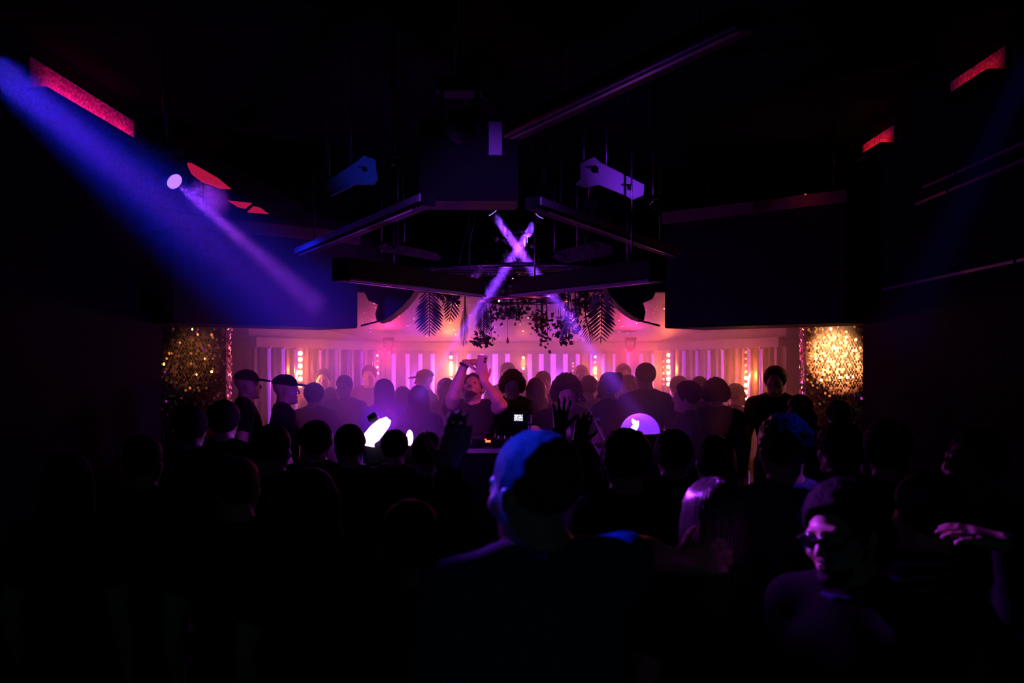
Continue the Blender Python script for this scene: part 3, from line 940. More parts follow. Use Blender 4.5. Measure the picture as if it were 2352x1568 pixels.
EYEZ = 1.632
def head_blob(face=True):
    """head about its middle (eye height), facing +y, 23 cm tall"""
    h = Blob()
    h.ell((0, -.018, .032), (.075, .094, .084), .02)
    h.ell((0, .018, -.030), (.061, .068, .084), .03)
    for s in (-1, 1):
        h.cone((s * .050, -.006, -.052), (s * .012, .068, -.096), .021, .018, .025)
        h.ell((s * .045, .056, -.026), (.022, .020, .022), .02)
        h.ell((s * .077, -.012, -.012), (.009, .020, .031), .006, rot3(s * -20, 0, s * 8))
    h.ell((0, .078, -.098), (.018, .015, .014), .015)
    if face:
        h.cone((-.034, .080, .020), (.034, .080, .020), .010, .010, .014)
        for s in (-1, 1): h.ell((s * .031, .099, .000), (.018, .017, .013), .012, None, 's')
        for s in (-1, 1): h.ell((s * .031, .079, -.001), (.014, .0125, .012), .003)
        h.cone((0, .088, .012), (0, .109, -.026), .0075, .0115, .009)
        for s in (-1, 1): h.ell((s * .012, .098, -.032), (.009, .010, .008), .006)
        h.cone((-.018, .0905, -.058), (.018, .0905, -.058), .0055, .0055, .006)
        h.cone((-.016, .0905, -.070), (.016, .0905, -.070), .0065, .0065, .006)
        h.cone((-.024, .098, -.0635), (.024, .098, -.0635), .0025, .0025, .002, 's')
        h.ell((0, .094, -.082), (.016, .009, .006), .008, None, 's')
    else:
        h.cone((0, .088, .012), (0, .107, -.026), .008, .012, .010)
    return h

def add_hand(B, w, d, nrm, thumb, curl=.25, spread=.35, k=.006, s=1.0):
    """palm and five bent fingers: wrist w, pointing along d, palm facing nrm, thumb towards the side vector thumb"""
    w, d, nrm = np.array(w, float), np.array(d, float), np.array(nrm, float)
    d /= np.linalg.norm(d); nrm = nrm - d * (nrm @ d); nrm /= np.linalg.norm(nrm)
    t = np.cross(d, nrm); t /= np.linalg.norm(t)
    if t @ np.array(thumb, float) < 0: t = -t
    ln = [.074, .082, .076, .060]
    for i in range(4):
        off = (.030 - i * .020) * s
        kn = w + d * (.088 - (.010 if i == 3 else 0) - (.004 if i == 0 else 0)) * s + t * off
        B.cone(w + t * off * .55 + d * .01 * s, kn, .0165 * s, .0118 * s, .012)
        fd = d + t * (spread * (1.5 - i) / 1.5 * .45)
        p = kn
        for j, f in enumerate((.42, .32, .26)):
            a = curl * (j + .5)
            v = fd * math.cos(a) + nrm * math.sin(a); v /= np.linalg.norm(v)
            q = p + v * ln[i] * f * s
            B.cone(p, q, (.0098 - .0008 * j) * s, (.0092 - .0010 * j) * s, k if j else .004)
            p = q
    p = w + d * .022 * s + t * .026 * s
    for j, f in enumerate((.034, .030, .026)):
        v = d * (.62 + .12 * j) + t * (.78 - .28 * j * (1 if curl > .5 else .5)) + nrm * (.25 + curl * .5)
        v /= np.linalg.norm(v)
        q = p + v * f * s
        B.cone(p, q, (.0135 - .0018 * j) * s, (.0118 - .0016 * j) * s, .010 if j == 0 else .004)
        p = q

SKIN = [mat('skin_light', (.58, .38, .30), .45, var=.08, bscale=30), mat('skin_tan', (.42, .25, .17), .42, var=.08, bscale=30), mat('skin_dark', (.16, .085, .055), .40, var=.08, bscale=30)]
HAIRM = {'black': mat('hair_black', (.006, .005, .006), .55, bump=.6, bscale=140, spec=.05), 'brown': mat('hair_brown', (.04, .022, .016), .45, bump=.6, bscale=140, spec=.12),
         'buzz': mat('hair_buzz', (.12, .10, .10), .7, bump=.8, bscale=260, var=.4, spec=.1), 'wavy': mat('hair_wavy', (.05, .05, .06), .28, bump=.8, bscale=90, spec=.6),
         'blond': mat('hair_blond', (.45, .30, .14), .4, bump=.6, bscale=140)}
def cloth(name, col): return mat('cloth_' + name, col, .9, bump=.25, bscale=220, var=.15, spec=.04)
CLOTH = {'black': cloth('black', (.003, .003, .004)), 'charcoal': cloth('charcoal', (.014, .014, .016)), 'navy': cloth('navy', (.02, .03, .08)), 'grey': cloth('grey', (.10, .10, .11)),
         'white': cloth('white', (.60, .58, .58)), 'red': cloth('red', (.16, .02, .03)), 'blue': cloth('blue', (.09, .14, .26)), 'denim': cloth('denim', (.03, .045, .09)), 'brown': cloth('brown', (.07, .04, .03))}
EYEM = mat('eye_dark', (.03, .02, .02), .15)
NPEOPLE = [0]
PEOPLE = []

def person(px, top, Y, label, yaw=0, hair='short', haircol='black', skin=0, shirt='black', trousers='charcoal', arms=None, head=(0, 0, 0), floor=0.0, res=.014, hres=None,
           sleeve=.5, female=False, group=None, face=None, cap=None, beard=False, hands=None, lean=0.0, wide=1.0, crown=.0, collar=None, hair_grow=None, bulk=1.0, vest=False):
    """one standing person whose head top the photograph shows at (px, top). yaw 0: back to the camera, 90: facing left, 180: facing the camera"""
    ext = {'short': .012, 'bald': 0, 'curly': .025, 'afro': .05, 'long': .012, 'messy': .028, 'bun': .02, 'fade': .01}[hair]
    if cap: ext = .022
    zt = P(px, top, Y).z
    H = (zt - floor)
    sc = H / (1.747 + ext + crown)
    loc = Vector(((px - CX) / FPX * Y, Y, floor))
    Rz = Matrix.Rotation(math.radians(yaw), 3, 'Z')
    def loc_of(world): return np.array((Rz.transposed() @ (Vector(world) - loc)) / sc)
    f = .93 if female else 1.0
    f *= wide
    # ---------------- skeleton
    sh = {s: np.array((s * .178 * f, -.012, 1.428)) for s in (-1, 1)}
    arm = {}
    for s, key in ((-1, 'l'), (1, 'r')):
        if arms and key in arms:
            e_, w_ = arms[key]
            e_, w_ = loc_of(e_), loc_of(w_)
            # shoulder shrugs towards a raised elbow
            if e_[2] > 1.45: sh[s] = sh[s] + np.array((-s * .012, 0, .035))
        else:
            e_, w_ = np.array((s * .232 * f, -.045, 1.14)), np.array((s * .225 * f, .055, .905))
        arm[s] = (sh[s], e_, w_)
    Rh = rot3(*head)
    piv = np.array((0, -.01, 1.535))
    hc = piv + Rh @ np.array((0, .018, EYEZ - 1.535))
    B = Blob()
    tor = []
    def T(kind, *a): tor.append((kind, a))
    T('e', (0, -.005, 1.27), (.150 * f, .105 * bulk, .215), .05)
    T('e', (0, .0, 1.07), (.128 * f * bulk, .092 * bulk, .19), .05)
    T('e', (0, -.005, .945), (.150 * (1.02 if female else 1) * (f + 1) / 2, .102, .125), .05)
    for s in (-1, 1):
        T('c', (s * .03, -.028, 1.50), tuple(sh[s] + np.array((-s * .02, 0, .0))), .045, .056, .04)
        T('e', (s * .068, .052, 1.30), (.075, .052, .075), .04)
        T('e', (s * .075, -.055, 1.33), (.085, .055, .115), .04)
    for kd, a in tor:
        (B.ell if kd == 'e' else B.cone)(*a)
    B.cone((0, -.030, 1.44), tuple(hc + Rh @ np.array((0, -.022, -.055))), .058 * (.88 if female else 1.0) * bulk, .054 * (.88 if female else 1.0) * bulk, .03)
    for s in (-1, 1):
        a, e_, w_ = arm[s]
        g = .9 if female else 1.0
        B.cone(a, e_, .056 * g * bulk, .041 * g, .035)
        B.cone(a + (e_ - a) * .25, a + (e_ - a) * .75, .049 * g * bulk, .045 * g, .03)
        B.cone(e_, e_ + (w_ - e_) * .35, .041 * g, .042 * g, .02)
        B.cone(e_ + (w_ - e_) * .3, w_, .042 * g, .0275 * g, .02)
    legs = []
    for s in (-1, 1):
        legs += [((s * .088, 0, .90), (s * .098, .012, .50), .088, .058), ((s * .098, .005, .50), (s * .10, -.03, .33), .056, .056), ((s * .10, -.02, .36), (s * .10, -.02, .09), .054, .038)]
        feet = ((s * .10, -.035, .045), (s * .115, .15, .032), .040, .034)
        legs.append(feet)
    for a, b, ra, rb in legs: B.cone(a, b, ra, rb, .03)
    foc = []
    hr = hres or res
    if hres: foc.append((hc - .14, hc + .15))
    for s, key in ((-1, 'l'), (1, 'r')):
        a, e_, w_ = arm[s]
        hd = (hands or {}).get(key)
        if hd:
            dw = np.array(Rz.transposed() @ Vector(hd['d'])); nw = np.array(Rz.transposed() @ Vector(hd['n'])); tw = np.array(Rz.transposed() @ Vector(hd['t']))
            add_hand(B, w_, dw, nw, tw, hd.get('curl', .25), hd.get('spread', .35))
            foc.append((w_ - .10 + dw / np.linalg.norm(dw) * .09, w_ + .10 + dw / np.linalg.norm(dw) * .09))
            hr = min(hr, hd.get('res', .006))
        else:
            dv = (w_ - e_); add_hand(B, w_, dv, np.array((-s, 0, 0.)) if abs(dv[2]) > .1 else np.array((0, 0, -1.)), (0, 1, .2), .45, .1)
    hb = head_blob(face if face is not None else abs(yaw) > 50)
    B.p += hb.moved(Rh, hc).p
    body = grown('person', B, SKIN[skin], None, res, hr, foc)
    body.location = loc; body.rotation_euler = (0, 0, math.radians(yaw)); body.scale = (sc, sc, sc)
    tag(body, label, 'person', group)
    # ---------------- clothes
    C = Blob()
    gw = .014
    for kd, a in tor:
        if kd == 'e': C.ell(a[0], tuple(r + gw for r in a[1]), a[2])
        elif not vest: C.cone(a[0], a[1], a[2] + gw * .8, a[3] + gw, a[4])
    C.cone((0, -.028, 1.36), (0, -.030, 1.475), .062 + gw, .060 + gw, .04)
    if not vest:
        for s in (-1, 1):
            a, e_, w_ = arm[s]
            if sleeve <= 1: C.cone(a, a + (e_ - a) * sleeve, .056 + gw, .047 + gw + .006 * (sleeve < .9), .035)
            else:
                C.cone(a, e_, .056 + gw, .043 + gw, .035); C.cone(e_, e_ + (w_ - e_) * .95, .043 + gw, .03 + gw, .02)
    else:
        for s in (-1, 1): C.cone((s * .06, -.03, 1.46), (s * .075, .0, 1.36), .03 + gw, .03 + gw, .03)
    C.cut((0, 0, .90), (0, 0, -1))
    C.cone((0, -.022, 1.525), (0, .02, 1.61), .058, .085, .015, 's')
    sh_o = grown('shirt', C, CLOTH[shirt] if isinstance(shirt, str) else shirt, body, max(res, .012))
    if collar:
        K = Blob()
        for i in range(14):
            t0, t1 = 2 * PI * i / 14, 2 * PI * (i + 1) / 14
            q = lambda t: (math.sin(t) * .080, -.026 + math.cos(t) * -.076, 1.492 - math.cos(t) * -.016)
            K.cone(q(t0), q(t1), .013, .013, .006)
        grown('collar', K, CLOTH[collar], body, .008)
    C = Blob()
    for s in (-1, 1):
        C.ell((0, -.005, .945), (.164, .116, .135), .05)
    for i, (a, b, ra, rb) in enumerate(legs):
        if i % 4 < 3: C.cone(a, b, ra + .014, rb + .018, .03)
    C.cut((0, 0, .985), (0, 0, 1)); C.cut((0, 0, .085), (0, 0, -1))
    grown('trousers', C, CLOTH[trousers], body, .024)
    for i in (3, 7):
        C = Blob(); a, b, ra, rb = legs[i]
        C.cone(a, b, ra + .012, rb + .010, .02); C.cut((0, 0, .002), (0, 0, -1))
        grown('shoe', C, CLOTH['black'], body, .02)
    # ---------------- hair
    hm = HAIRM[haircol]
    Hh = Blob()
    hr2 = min(.011, hres or .011)
    gz = 0.0 if hair_grow is None else hair_grow
    if hair in ('short', 'fade'):
        g = (.012 if hair == 'short' else .008) + gz
        Hh.ell((0, -.022, .036), (.075 + g, .094 + g, .084 + g), .02)
        Hh.cut((0, .062, .05), (0, 1.0, -.45)); Hh.cut((0, .0, -.052 if hair == 'short' else -.03), (0, .75, -1))
        Hh.wave(.003, 95, 1)
    elif hair in ('curly', 'afro', 'messy'):
        g = {'curly': .026, 'afro': .052, 'messy': .022}[hair] + gz
        Hh.ell((0, -.024, .036), (.075 + g, .094 + g, .080 + g), .02)
        if hair == 'afro':
            for s in (-1, 1): Hh.ell((s * .075, -.02, .0), (.05, .075, .07), .03)
        Hh.cut((0, .068, .055), (0, 1.0, -.55)); Hh.cut((0, 0, -.075), (0, .7, -1))
        Hh.wave({'curly': .009, 'afro': .013, 'messy': .007}[hair], {'curly': 120, 'afro': 90, 'messy': 80}[hair], px % 7)
    elif hair in ('long', 'bun'):
        g = .013 + gz
        Hh.ell((0, -.022, .036), (.075 + g, .094 + g, .084 + g), .02)
        Hh.cut((0, .066, .05), (0, 1.0, -.42))
        if hair == 'long':
            Hh.cone((0, -.060, .0), (0, -.085, -.24), .075, .055, .04)
            for s in (-1, 1):
                Hh.cone((s * .070, -.025, .02), (s * .082, -.03, -.16), .032, .030, .03)
                Hh.cone((s * .06, -.06, -.10), (s * .055, -.075, -.27), .045, .028, .04)
        else:
            Hh.ell((.0, -.085, .105), (.042, .042, .038), .015)
        Hh.wave(.003, 90, 2)
    if hair != 'bald' and not (cap and hair == 'fade'):
        o = grown('hair', Hh.moved(Rh, hc), hm, body, hr2)
    if cap:
        K = Blob()
        K.ell((0, -.018, .045), (.088, .108, .086), .01); K.cut((0, 0, .038), (0, -.12, -1))
        co = grown('cap', K.moved(Rh, hc), CLOTH[cap], body, .009)
        K = Blob()
        K.ell((0, .115, .040), (.072, .075, .010), .01, rot3(0, -8, 0))
        grown('brim', K.moved(Rh, hc), CLOTH[cap], co, .0075)
    if beard:
        K = Blob()
        for s in (-1, 1): K.cone((s * .052, .004, -.046), (s * .014, .070, -.096), .0225, .022, .02)
        K.ell((0, .080, -.094), (.024, .018, .020), .012); K.ell((0, .086, -.052), (.024, .012, .006), .004)
        K.ell((0, .093, -.066), (.021, .02, .010), .003, None, 's')
        K.wave(.0015, 160, 3)
        grown('beard', K.moved(Rh, hc), hm, body, min(.006, hr2))
    if (face or (face is None and abs(yaw) > 100)) and hair is not None:
        for s in (-1, 1):
            bm = bmesh.new(); ball(bm, Vector(hc + Rh @ np.array((s * .031, .0835, -.001))), .0095, 10, 8, (1, .9, .75))
            obj('eye', bm, EYEM, body, True)
    PEOPLE.append((body, px, Y))
    return body, (lambda w: Vector(loc_of(w))), Vector(hc), Matrix(Rh.tolist()), sc
# ================================================================ the crowd
GB, GF = 'crowd standing on the stage', 'crowd on the dance floor'
def G(px, top, Y, label, **k): return person(px, top, Y, label, **k)
# --- people on the stage behind the performers
for a in (
    dict(px=568, top=846, Y=8.2, label='man in a trucker cap standing before the left sequin column', yaw=-75, cap='black', hair='fade', shirt='charcoal', wide=1.08),
    dict(px=656, top=857, Y=7.9, label='man in profile with a cap brim touching the big bulbs', yaw=-70, cap='black', hair='fade', shirt='black'),
    dict(px=722, top=878, Y=9.2, label='dark-haired person just right of the man with the cap brim', yaw=-10, hair='curly', shirt='brown'),
    dict(px=757, top=889, Y=10.05, label='short person with loose hair left of the man in the pale haze', yaw=15, hair='long', shirt='brown', female=True),
    dict(px=790, top=861, Y=9.7, label='man with short hair deep in pink haze, left of the long-haired woman', yaw=170, hair='short', shirt='charcoal'),
    dict(px=744, top=846, Y=10.7, label='faint tall person in the orange glow beside the big bulbs', yaw=180, hair='short', shirt='brown'),
    dict(px=848, top=838, Y=11.4, label='faint tall person deep in haze below the four small bulbs', yaw=180, hair='short', shirt='charcoal'),
    dict(px=880, top=870, Y=8.9, label='woman with long hair above the white-violet shape', yaw=40, hair='long', shirt='navy', female=True, skin=0),
    dict(px=924, top=887, Y=9.5, label='short woman with long hair between two taller people', yaw=25, hair='long', haircol='brown', shirt='charcoal', female=True),
    dict(px=974, top=846, Y=10.8, label='man in a cap looking left in the violet haze', yaw=120, cap='charcoal', hair='fade', shirt='charcoal'),
    dict(px=964, top=885, Y=8.4, label='woman with long hair in front of the man in the hazy cap', yaw=-20, hair='long', shirt='charcoal', female=True),
    dict(px=1023, top=868, Y=9.9, label='woman turned aside under the glowing bulbs, beside the performer', yaw=140, hair='long', haircol='brown', shirt='black', female=True),
    dict(px=1066, top=859, Y=10.5, label='dark-haired person behind the raised arm of the performer', yaw=175, hair='curly', shirt='black'),
    dict(px=1166, top=832, Y=11.2, label='faint tall person in haze behind the man with wild hair', yaw=180, hair='short', shirt='charcoal'),
    dict(px=1176, top=843, Y=8.95, label='man with wild hair standing behind the small bright screen', yaw=165, hair='afro', shirt='black', head=(15, -8, 0), cap=None, skin=1, hair_grow=-.018),
    dict(px=1230, top=867, Y=9.0, label='woman with rim-lit blond hair right of the man with wild hair', yaw=20, hair='long', haircol='blond', shirt='black', female=True),
    dict(px=1247, top=852, Y=10.2, label='man half hidden behind the rim-lit blond woman', yaw=180, hair='short', shirt='charcoal'),
    dict(px=1352, top=862, Y=9.4, label='short-haired person right of the curly-haired musician', yaw=10, hair='short', shirt='charcoal'),
    dict(px=1335, top=838, Y=11.3, label='faint pale person in haze above the curly-haired musician', yaw=180, hair='long', haircol='blond', shirt='brown', female=True),
    dict(px=1393, top=852, Y=8.4, label='woman with her hair in a bun beside the column of six bulbs', yaw=60, hair='bun', shirt='navy', female=True, head=(0, 10, 0)),
    dict(px=1432, top=835, Y=11.0, label='faint person in haze left of the tall broad man', yaw=180, hair='short', shirt='charcoal'),
    dict(px=1443, top=860, Y=9.9, label='person close behind the shoulder of the tall broad man', yaw=160, hair='curly', shirt='brown'),
    dict(px=1481, top=833, Y=8.8, label='tall broad man above the domed violet lamp', yaw=25, hair='short', shirt='navy', wide=1.12, bulk=1.08),
    dict(px=1559, top=862, Y=10.2, label='person with rounded hair between the big bulbs and the man in profile', yaw=0, hair='curly', shirt='charcoal'),
    dict(px=1577, top=876, Y=7.5, label='man in profile facing left, just above the dark crowd right of the domed lamp', yaw=75, hair='short', shirt='navy', skin=0, sleeve=2, hair_grow=.008),
    dict(px=1606, top=864, Y=9.3, label='dark head just left of the big-haired person with a lit sleeve', yaw=0, hair='short', shirt='black'),
    dict(px=1644, top=861, Y=8.2, label='big-haired person with an orange-lit sleeve edge', yaw=-10, hair='afro', shirt='charcoal', sleeve=2, hair_grow=-.02),
    dict(px=1692, top=880, Y=9.9, label='short person facing right beside the brightest low bulbs', yaw=-80, hair='short', shirt='black'),
    dict(px=1780, top=839, Y=8.7, label='man facing the room beside the right sequin column', yaw=160, hair='curly', shirt='black', skin=1, wide=1.08),
    dict(px=1835, top=905, Y=7.4, label='dark person below the left edge of the bright sequins', yaw=20, hair='curly', shirt='black'),
    dict(px=1925, top=915, Y=7.1, label='dark person in front of the bright sequin column', yaw=-15, hair='messy', shirt='black'),
):
    person(floor=ZS, group=GB, res=.021, hres=.011, **a)

# --- people on the dance floor, backs to the camera
for a in (
    dict(px=440, top=930, Y=5.6, label='dark person below the left sequin column', hair='messy', wide=1.05),
    dict(px=515, top=918, Y=6.0, label='dark person below the man in the trucker cap', hair='curly'),
    dict(px=628, top=974, Y=4.6, label='dark person below the man with the cap brim', hair='short', yaw=-10),
    dict(px=727, top=964, Y=5.5, label='dark round-haired person left of the white-violet shape', hair='curly'),
    dict(px=803, top=974, Y=5.1, label='dark person whose head touches the white-violet shape', hair='short', yaw=12),
    dict(px=907, top=983, Y=5.85, label='dark person right in front of the white-violet shape', hair='curly', hair_grow=-.008),
    dict(px=982, top=992, Y=5.0, label='dark person just right of the white-violet shape', hair='short'),
    dict(px=1345, top=1013, Y=5.75, label='short dark-haired person right of the two raised hands', hair='long', female=True),
    dict(px=1438, top=978, Y=3.7, label='person with messy tufts of hair below the domed lamp', hair='messy'),
    dict(px=1545, top=985, Y=4.7, label='person with round hair right of the messy tufts', hair='curly'),
    dict(px=1640, top=1000, Y=4.3, label='dark person above the woman with glossy hair', hair='short'),
    dict(px=1838, top=928, Y=5.4, label='dark head showing above the man with wavy hair', hair='short'),
    dict(px=1925, top=966, Y=4.5, label='dark person right of the man with wavy hair', hair='curly', yaw=30, skin=1),
    dict(px=2040, top=962, Y=4.0, label='dark person standing by the right wall, behind the dim face', hair='curly', yaw=-20),
    dict(px=330, top=1000, Y=4.2, label='dark person by the left wall edge', hair='short'),
    dict(px=160, top=1040, Y=3.6, label='dark person nearest the left frame edge', hair='long', female=True),
    dict(px=545, top=1050, Y=3.5, label='dark person in the black area at left, with short hair', hair='short', yaw=15),
    dict(px=715, top=1075, Y=3.1, label='dark person with long hair in the black area at left', hair='long', female=True),
):
    person(group=GF, res=.021, hres=.009 if a['Y'] < 4.8 else .011, **a)
# ================================================================ people close to the camera
body, L_, hc, Rh, sc = person(1236, 989, 2.08, 'man with a buzz cut lit blue from one side, in a pale blue collared shirt', yaw=8, head=(34, -2, 0), hair='fade', haircol='buzz', shirt='blue', skin=0, res=.016, hres=.0055, face=True,
       collar='blue', arms={'r': (P(1445, 1275, 2.16), P(1560, 1290, 2.28))}, hands={'r': dict(d=(1, .35, .05), n=(0, 1, -.4), t=(0, 0, 1), curl=.4, spread=.1, res=.008)}, group=GF, sleeve=.6)
person(1800, 943, 3.5, 'man with wavy hair lit blue, seen from behind in a blue polo collar', yaw=6, hair='curly', haircol='wavy', shirt='blue', collar='blue', skin=0, res=.018, hres=.0065, hair_grow=-.010, group=GF)
# woman with the glossy hair: strands over the crown
body, L_, hc, Rh, sc = person(1640, 1104, 2.75, 'woman with long glossy straight hair catching violet light', yaw=-4, hair='long', haircol='black', female=True, shirt='black', skin=0, res=.018, hres=.008, group=GF, hair_grow=-.006)
r = random.Random(11)
vs, fs = [], []
GL = mat('hair_gloss', (.06, .045, .055), .22, spec=.9)
for i in range(1150):
    ph = r.uniform(-2.25, 2.25)                       # 0: back of the head
    t0 = r.uniform(.02, .45)
    ln = r.uniform(.26, .36)
    g = r.uniform(.014, .022)
    path = []
    for j in range(6):
        th = t0 + (PI / 2 * 1.02 - t0) * j / 5
        path.append(Vector((math.sin(ph) * (.075 + g) * math.sin(th), -.022 - math.cos(ph) * (.094 + g) * math.sin(th), .036 + (.084 + g) * math.cos(th))))
    w1, w2 = r.uniform(-.012, .012), r.uniform(-.02, .02)
    for j in range(1, 8):
        s = j / 7
        q = path[5] + Vector((math.sin(ph) * .012 * math.sin(s * 2.5) + w1 * s + .004 * math.sin(9 * s + ph * 5), -math.cos(ph) * .012 * math.sin(s * 2.2) + w2 * s, -ln * s))
        path.append(q)
    k = len(vs)
    rad = r.uniform(.0012, .0024)
    for j, q in enumerate(path):
        out = Vector((math.sin(ph), -math.cos(ph), .3)).normalized(); sd = Vector((math.cos(ph), math.sin(ph), 0))
        rr = rad * (1 if j < 10 else .6)
        vs += [q + out * rr * .6, q + sd * rr * 1.6 - out * rr * .3, q - sd * rr * 1.6 - out * rr * .3]
    for j in range(len(path) - 1):
        for m_ in range(3):
            a, b = k + j * 3 + m_, k + j * 3 + (m_ + 1) % 3
            fs.append((a, b, b + 3, a + 3))
o = pyobj('hair_strands', [hc + Rh @ v for v in vs], fs, GL, body, True); o['kind'] = 'stuff'

# the man in sunglasses
body, L_, hc, Rh, sc = person(1948, 1106, 2.32, 'bearded man in dark sunglasses turned towards the left, face lit violet', yaw=128, head=(4, -4, 7), hair='short', shirt='black', skin=0, beard=True, res=.016, hres=.0042, face=True,
       collar='navy', group=GF, sleeve=2, hair_grow=.006)
GLS = mat('sunglass_lens', (.006, .006, .008), .06, spec=.9, coat=1.0)
GFR = mat('sunglass_frame', (.01, .01, .012), .22, spec=.8)
bm = bmesh.new()
tube(bm, [(-.012, .108, .004), (0, .112, .007), (.012, .108, .004)], .0022, 8)
for s in (-1, 1):
    ring = [(s * (.034 + .029 * math.cos(t)), .104 - .020 * (.034 + .029 * math.cos(t)) / .06 - .004 * math.cos(t), -.001 + .021 * math.sin(t) * (1.08 if math.sin(t) < 0 else .92)) for t in [2 * PI * i / 24 for i in range(25)]]
    tube(bm, ring, .0024, 6, False)
    tube(bm, [(s * .063, .086, .006), (s * .076, .066, .007), (s * .080, .02, .003), (s * .080, -.008, -.004)], [.0032, .0035, .0028, .0025], 8)
for v in bm.verts: v.co = hc + Rh @ v.co
gl = obj('sunglasses', bm, GFR, body, True)
for s in (-1, 1):
    bm = bmesh.new()
    n_ = 24
    cen = Vector((s * .034, .100 - .012, -.002))
    rings = []
    for q in (0.0, .35, .7, 1.0):
        ring = []
        for i in range(n_):
            t = 2 * PI * i / n_
            x = .034 + .029 * q * math.cos(t)
            ring.append(bm.verts.new(hc + Rh @ Vector((s * x, .1045 - .020 * x / .06 - .004 * q * math.cos(t) + .004 * (1 - q * q), -.001 + .021 * q * math.sin(t) * (1.08 if math.sin(t) < 0 else .92)))))
        rings.append(ring)
    for a in range(3):
        for i in range(n_):
            try: bm.faces.new((rings[a][i], rings[a][(i + 1) % n_], rings[a + 1][(i + 1) % n_], rings[a + 1][i]))
            except ValueError: pass
    bmesh.ops.remove_doubles(bm, verts=bm.verts, dist=1e-5)
    bmesh.ops.solidify(bm, geom=bm.faces[:], thickness=.0012)
    obj('lens', bm, GLS, gl, True)
    bm = bmesh.new(); ball(bm, hc + Rh @ Vector((s * .064, .0885, .006)), .0028, 8, 6); obj('stud', bm, mat('chrome', (.8, .8, .85), .1, 1.0), gl, True)

# dim face and the people at the right edge
person(2225, 983, 3.25, 'man with a dim upturned face between the right wall and the sunglasses', yaw=112, head=(0, 14, 0), hair='short', shirt='black', skin=1, res=.02, hres=.007, face=True, beard=True, group=GF)
STR = mat('striped_knit', (.03, .03, .06), .8)
nt = STR.node_tree
tc = nt.nodes.new('ShaderNodeTexCoord'); wv = nt.nodes.new('ShaderNodeTexWave'); wv.bands_direction = 'Z'; wv.inputs['Scale'].default_value = 9.5
rp = nt.nodes.new('ShaderNodeValToRGB'); rp.color_ramp.elements[0].position = .78; rp.color_ramp.elements[1].position = .86
rp.color_ramp.elements[0].color = (.008, .008, .012, 1); rp.color_ramp.elements[1].color = (.16, .17, .30, 1)
nt.links.new(tc.outputs['Object'], wv.inputs['Vector']); nt.links.new(wv.outputs['Fac'], rp.inputs['Fac']); nt.links.new(rp.outputs['Color'], nt.nodes['Principled BSDF'].inputs['Base Color'])
person(2128, 1090, 2.82, 'woman in a dark striped top with a bare arm, right of the man in sunglasses', yaw=35, hair='short', shirt=STR, skin=0, female=True, res=.018, hres=.009, sleeve=.22, group=GF, hair_grow=.01,
       arms={'l': (P(2085, 1420, 2.62), P(2160, 1560, 2.55))})
person(2470, 1085, 2.52, 'person mostly cut off by the right picture edge, resting a hand forward', yaw=10, hair='long', shirt='black', skin=0, res=.018, hres=.01, group=GF, sleeve=2,
       arms={'l': (P(2345, 1390, 2.36), P(2318, 1252, 2.30))}, hands={'l': dict(d=(-1, .1, .28), n=(.1, .3, -1), t=(-.2, 1, -.3), curl=.22, spread=.35, res=.0055)})
# blurred raised hand in front of the performer
person(945, 1148, 2.5, 'dark person raising one blurred hand in front of the performer', yaw=0, hair='short', shirt='black', skin=2, res=.018, hres=.010, sleeve=2, group=GF,
       arms={'r': (P(1055, 1250, 2.42), P(1026, 1085, 2.36))}, hands={'r': dict(d=(.27, 0, 1), n=(0, 1, 0), t=(-1, 0, 0), curl=.15, spread=.0, res=.007)})
# two raised hands before the stage
person(1272, 1012, 4.8, 'person hidden behind the buzz cut, holding up both open hands', yaw=0, hair='short', shirt='black', skin=2, res=.018, hres=.010, sleeve=2, group=GF,
       arms={'l': (P(1248, 1100, 4.62), P(1286, 988, 4.60)), 'r': (P(1352, 1090, 4.62), P(1328, 1016, 4.60))},
       hands={'l': dict(d=(.06, 0, 1), n=(0, 1, 0), t=(1, 0, 0), curl=.10, spread=.55, res=.0055), 'r': dict(d=(.28, 0, 1), n=(0, 1, 0), t=(1, .2, 0), curl=.22, spread=.12, res=.0055)})

# ================================================================ the performers
body, L_, hc, Rh, sc = person(1085, 853, 7.55, 'performer behind the booth holding a phone high with both hands', floor=ZS, yaw=180, head=(-12, 30, 0), hair='short', haircol='brown', skin=0, shirt='black', beard=True, res=.018, hres=.007, face=True,
       sleeve=.4, group='performers behind the booth', crown=-.005,
       arms={'r': (P(1041, 908, 7.25), P(1068, 833, 7.2)), 'l': (P(1152, 931, 7.26), P(1112, 876, 7.16))},
       hands={'r': dict(d=(1, .1, .10), n=(0, .4, -1), t=(0, -.5, -1), curl=.5, spread=.15, res=.006), 'l': dict(d=(-.12, -.05, 1), n=(-.5, 1, 0), t=(1, 0, 0), curl=.45, spread=.2, res=.006)})
bm = bmesh.new(); q = P(1066, 838, 7.2); lathe(bm, [(.034, -.009), (.037, -.009), (.037, .009), (.034, .009)], 16, Matrix.Translation(q) @ Matrix.Rotation(.45, 4, 'Y'))
box(bm, P(1074, 842, 7.17), (.010, .004, .06), Matrix.Rotation(.5, 3, 'Y')); box(bm, P(1083, 838, 7.17), (.008, .004, .045), Matrix.Rotation(-.5, 3, 'Y'))
for v in bm.verts: v.co = L_(v.co)
obj('wristband', bm, CLOTH['charcoal'], body)
e = empty('phone', P(1106, 838, 7.13)); tag(e, 'pale phone held up by the performer', 'phone')
e.rotation_euler = (.25, .12, .1)
bxo('body', (0, 0, 0), (.072, .010, .145), mat('phone_shell', (.55, .40, .42), .25), e, None, .004)
bxo('screen', (0, .0058, 0), (.066, .001, .135), mat('phone_glass', (.01, .01, .012), .08), e)
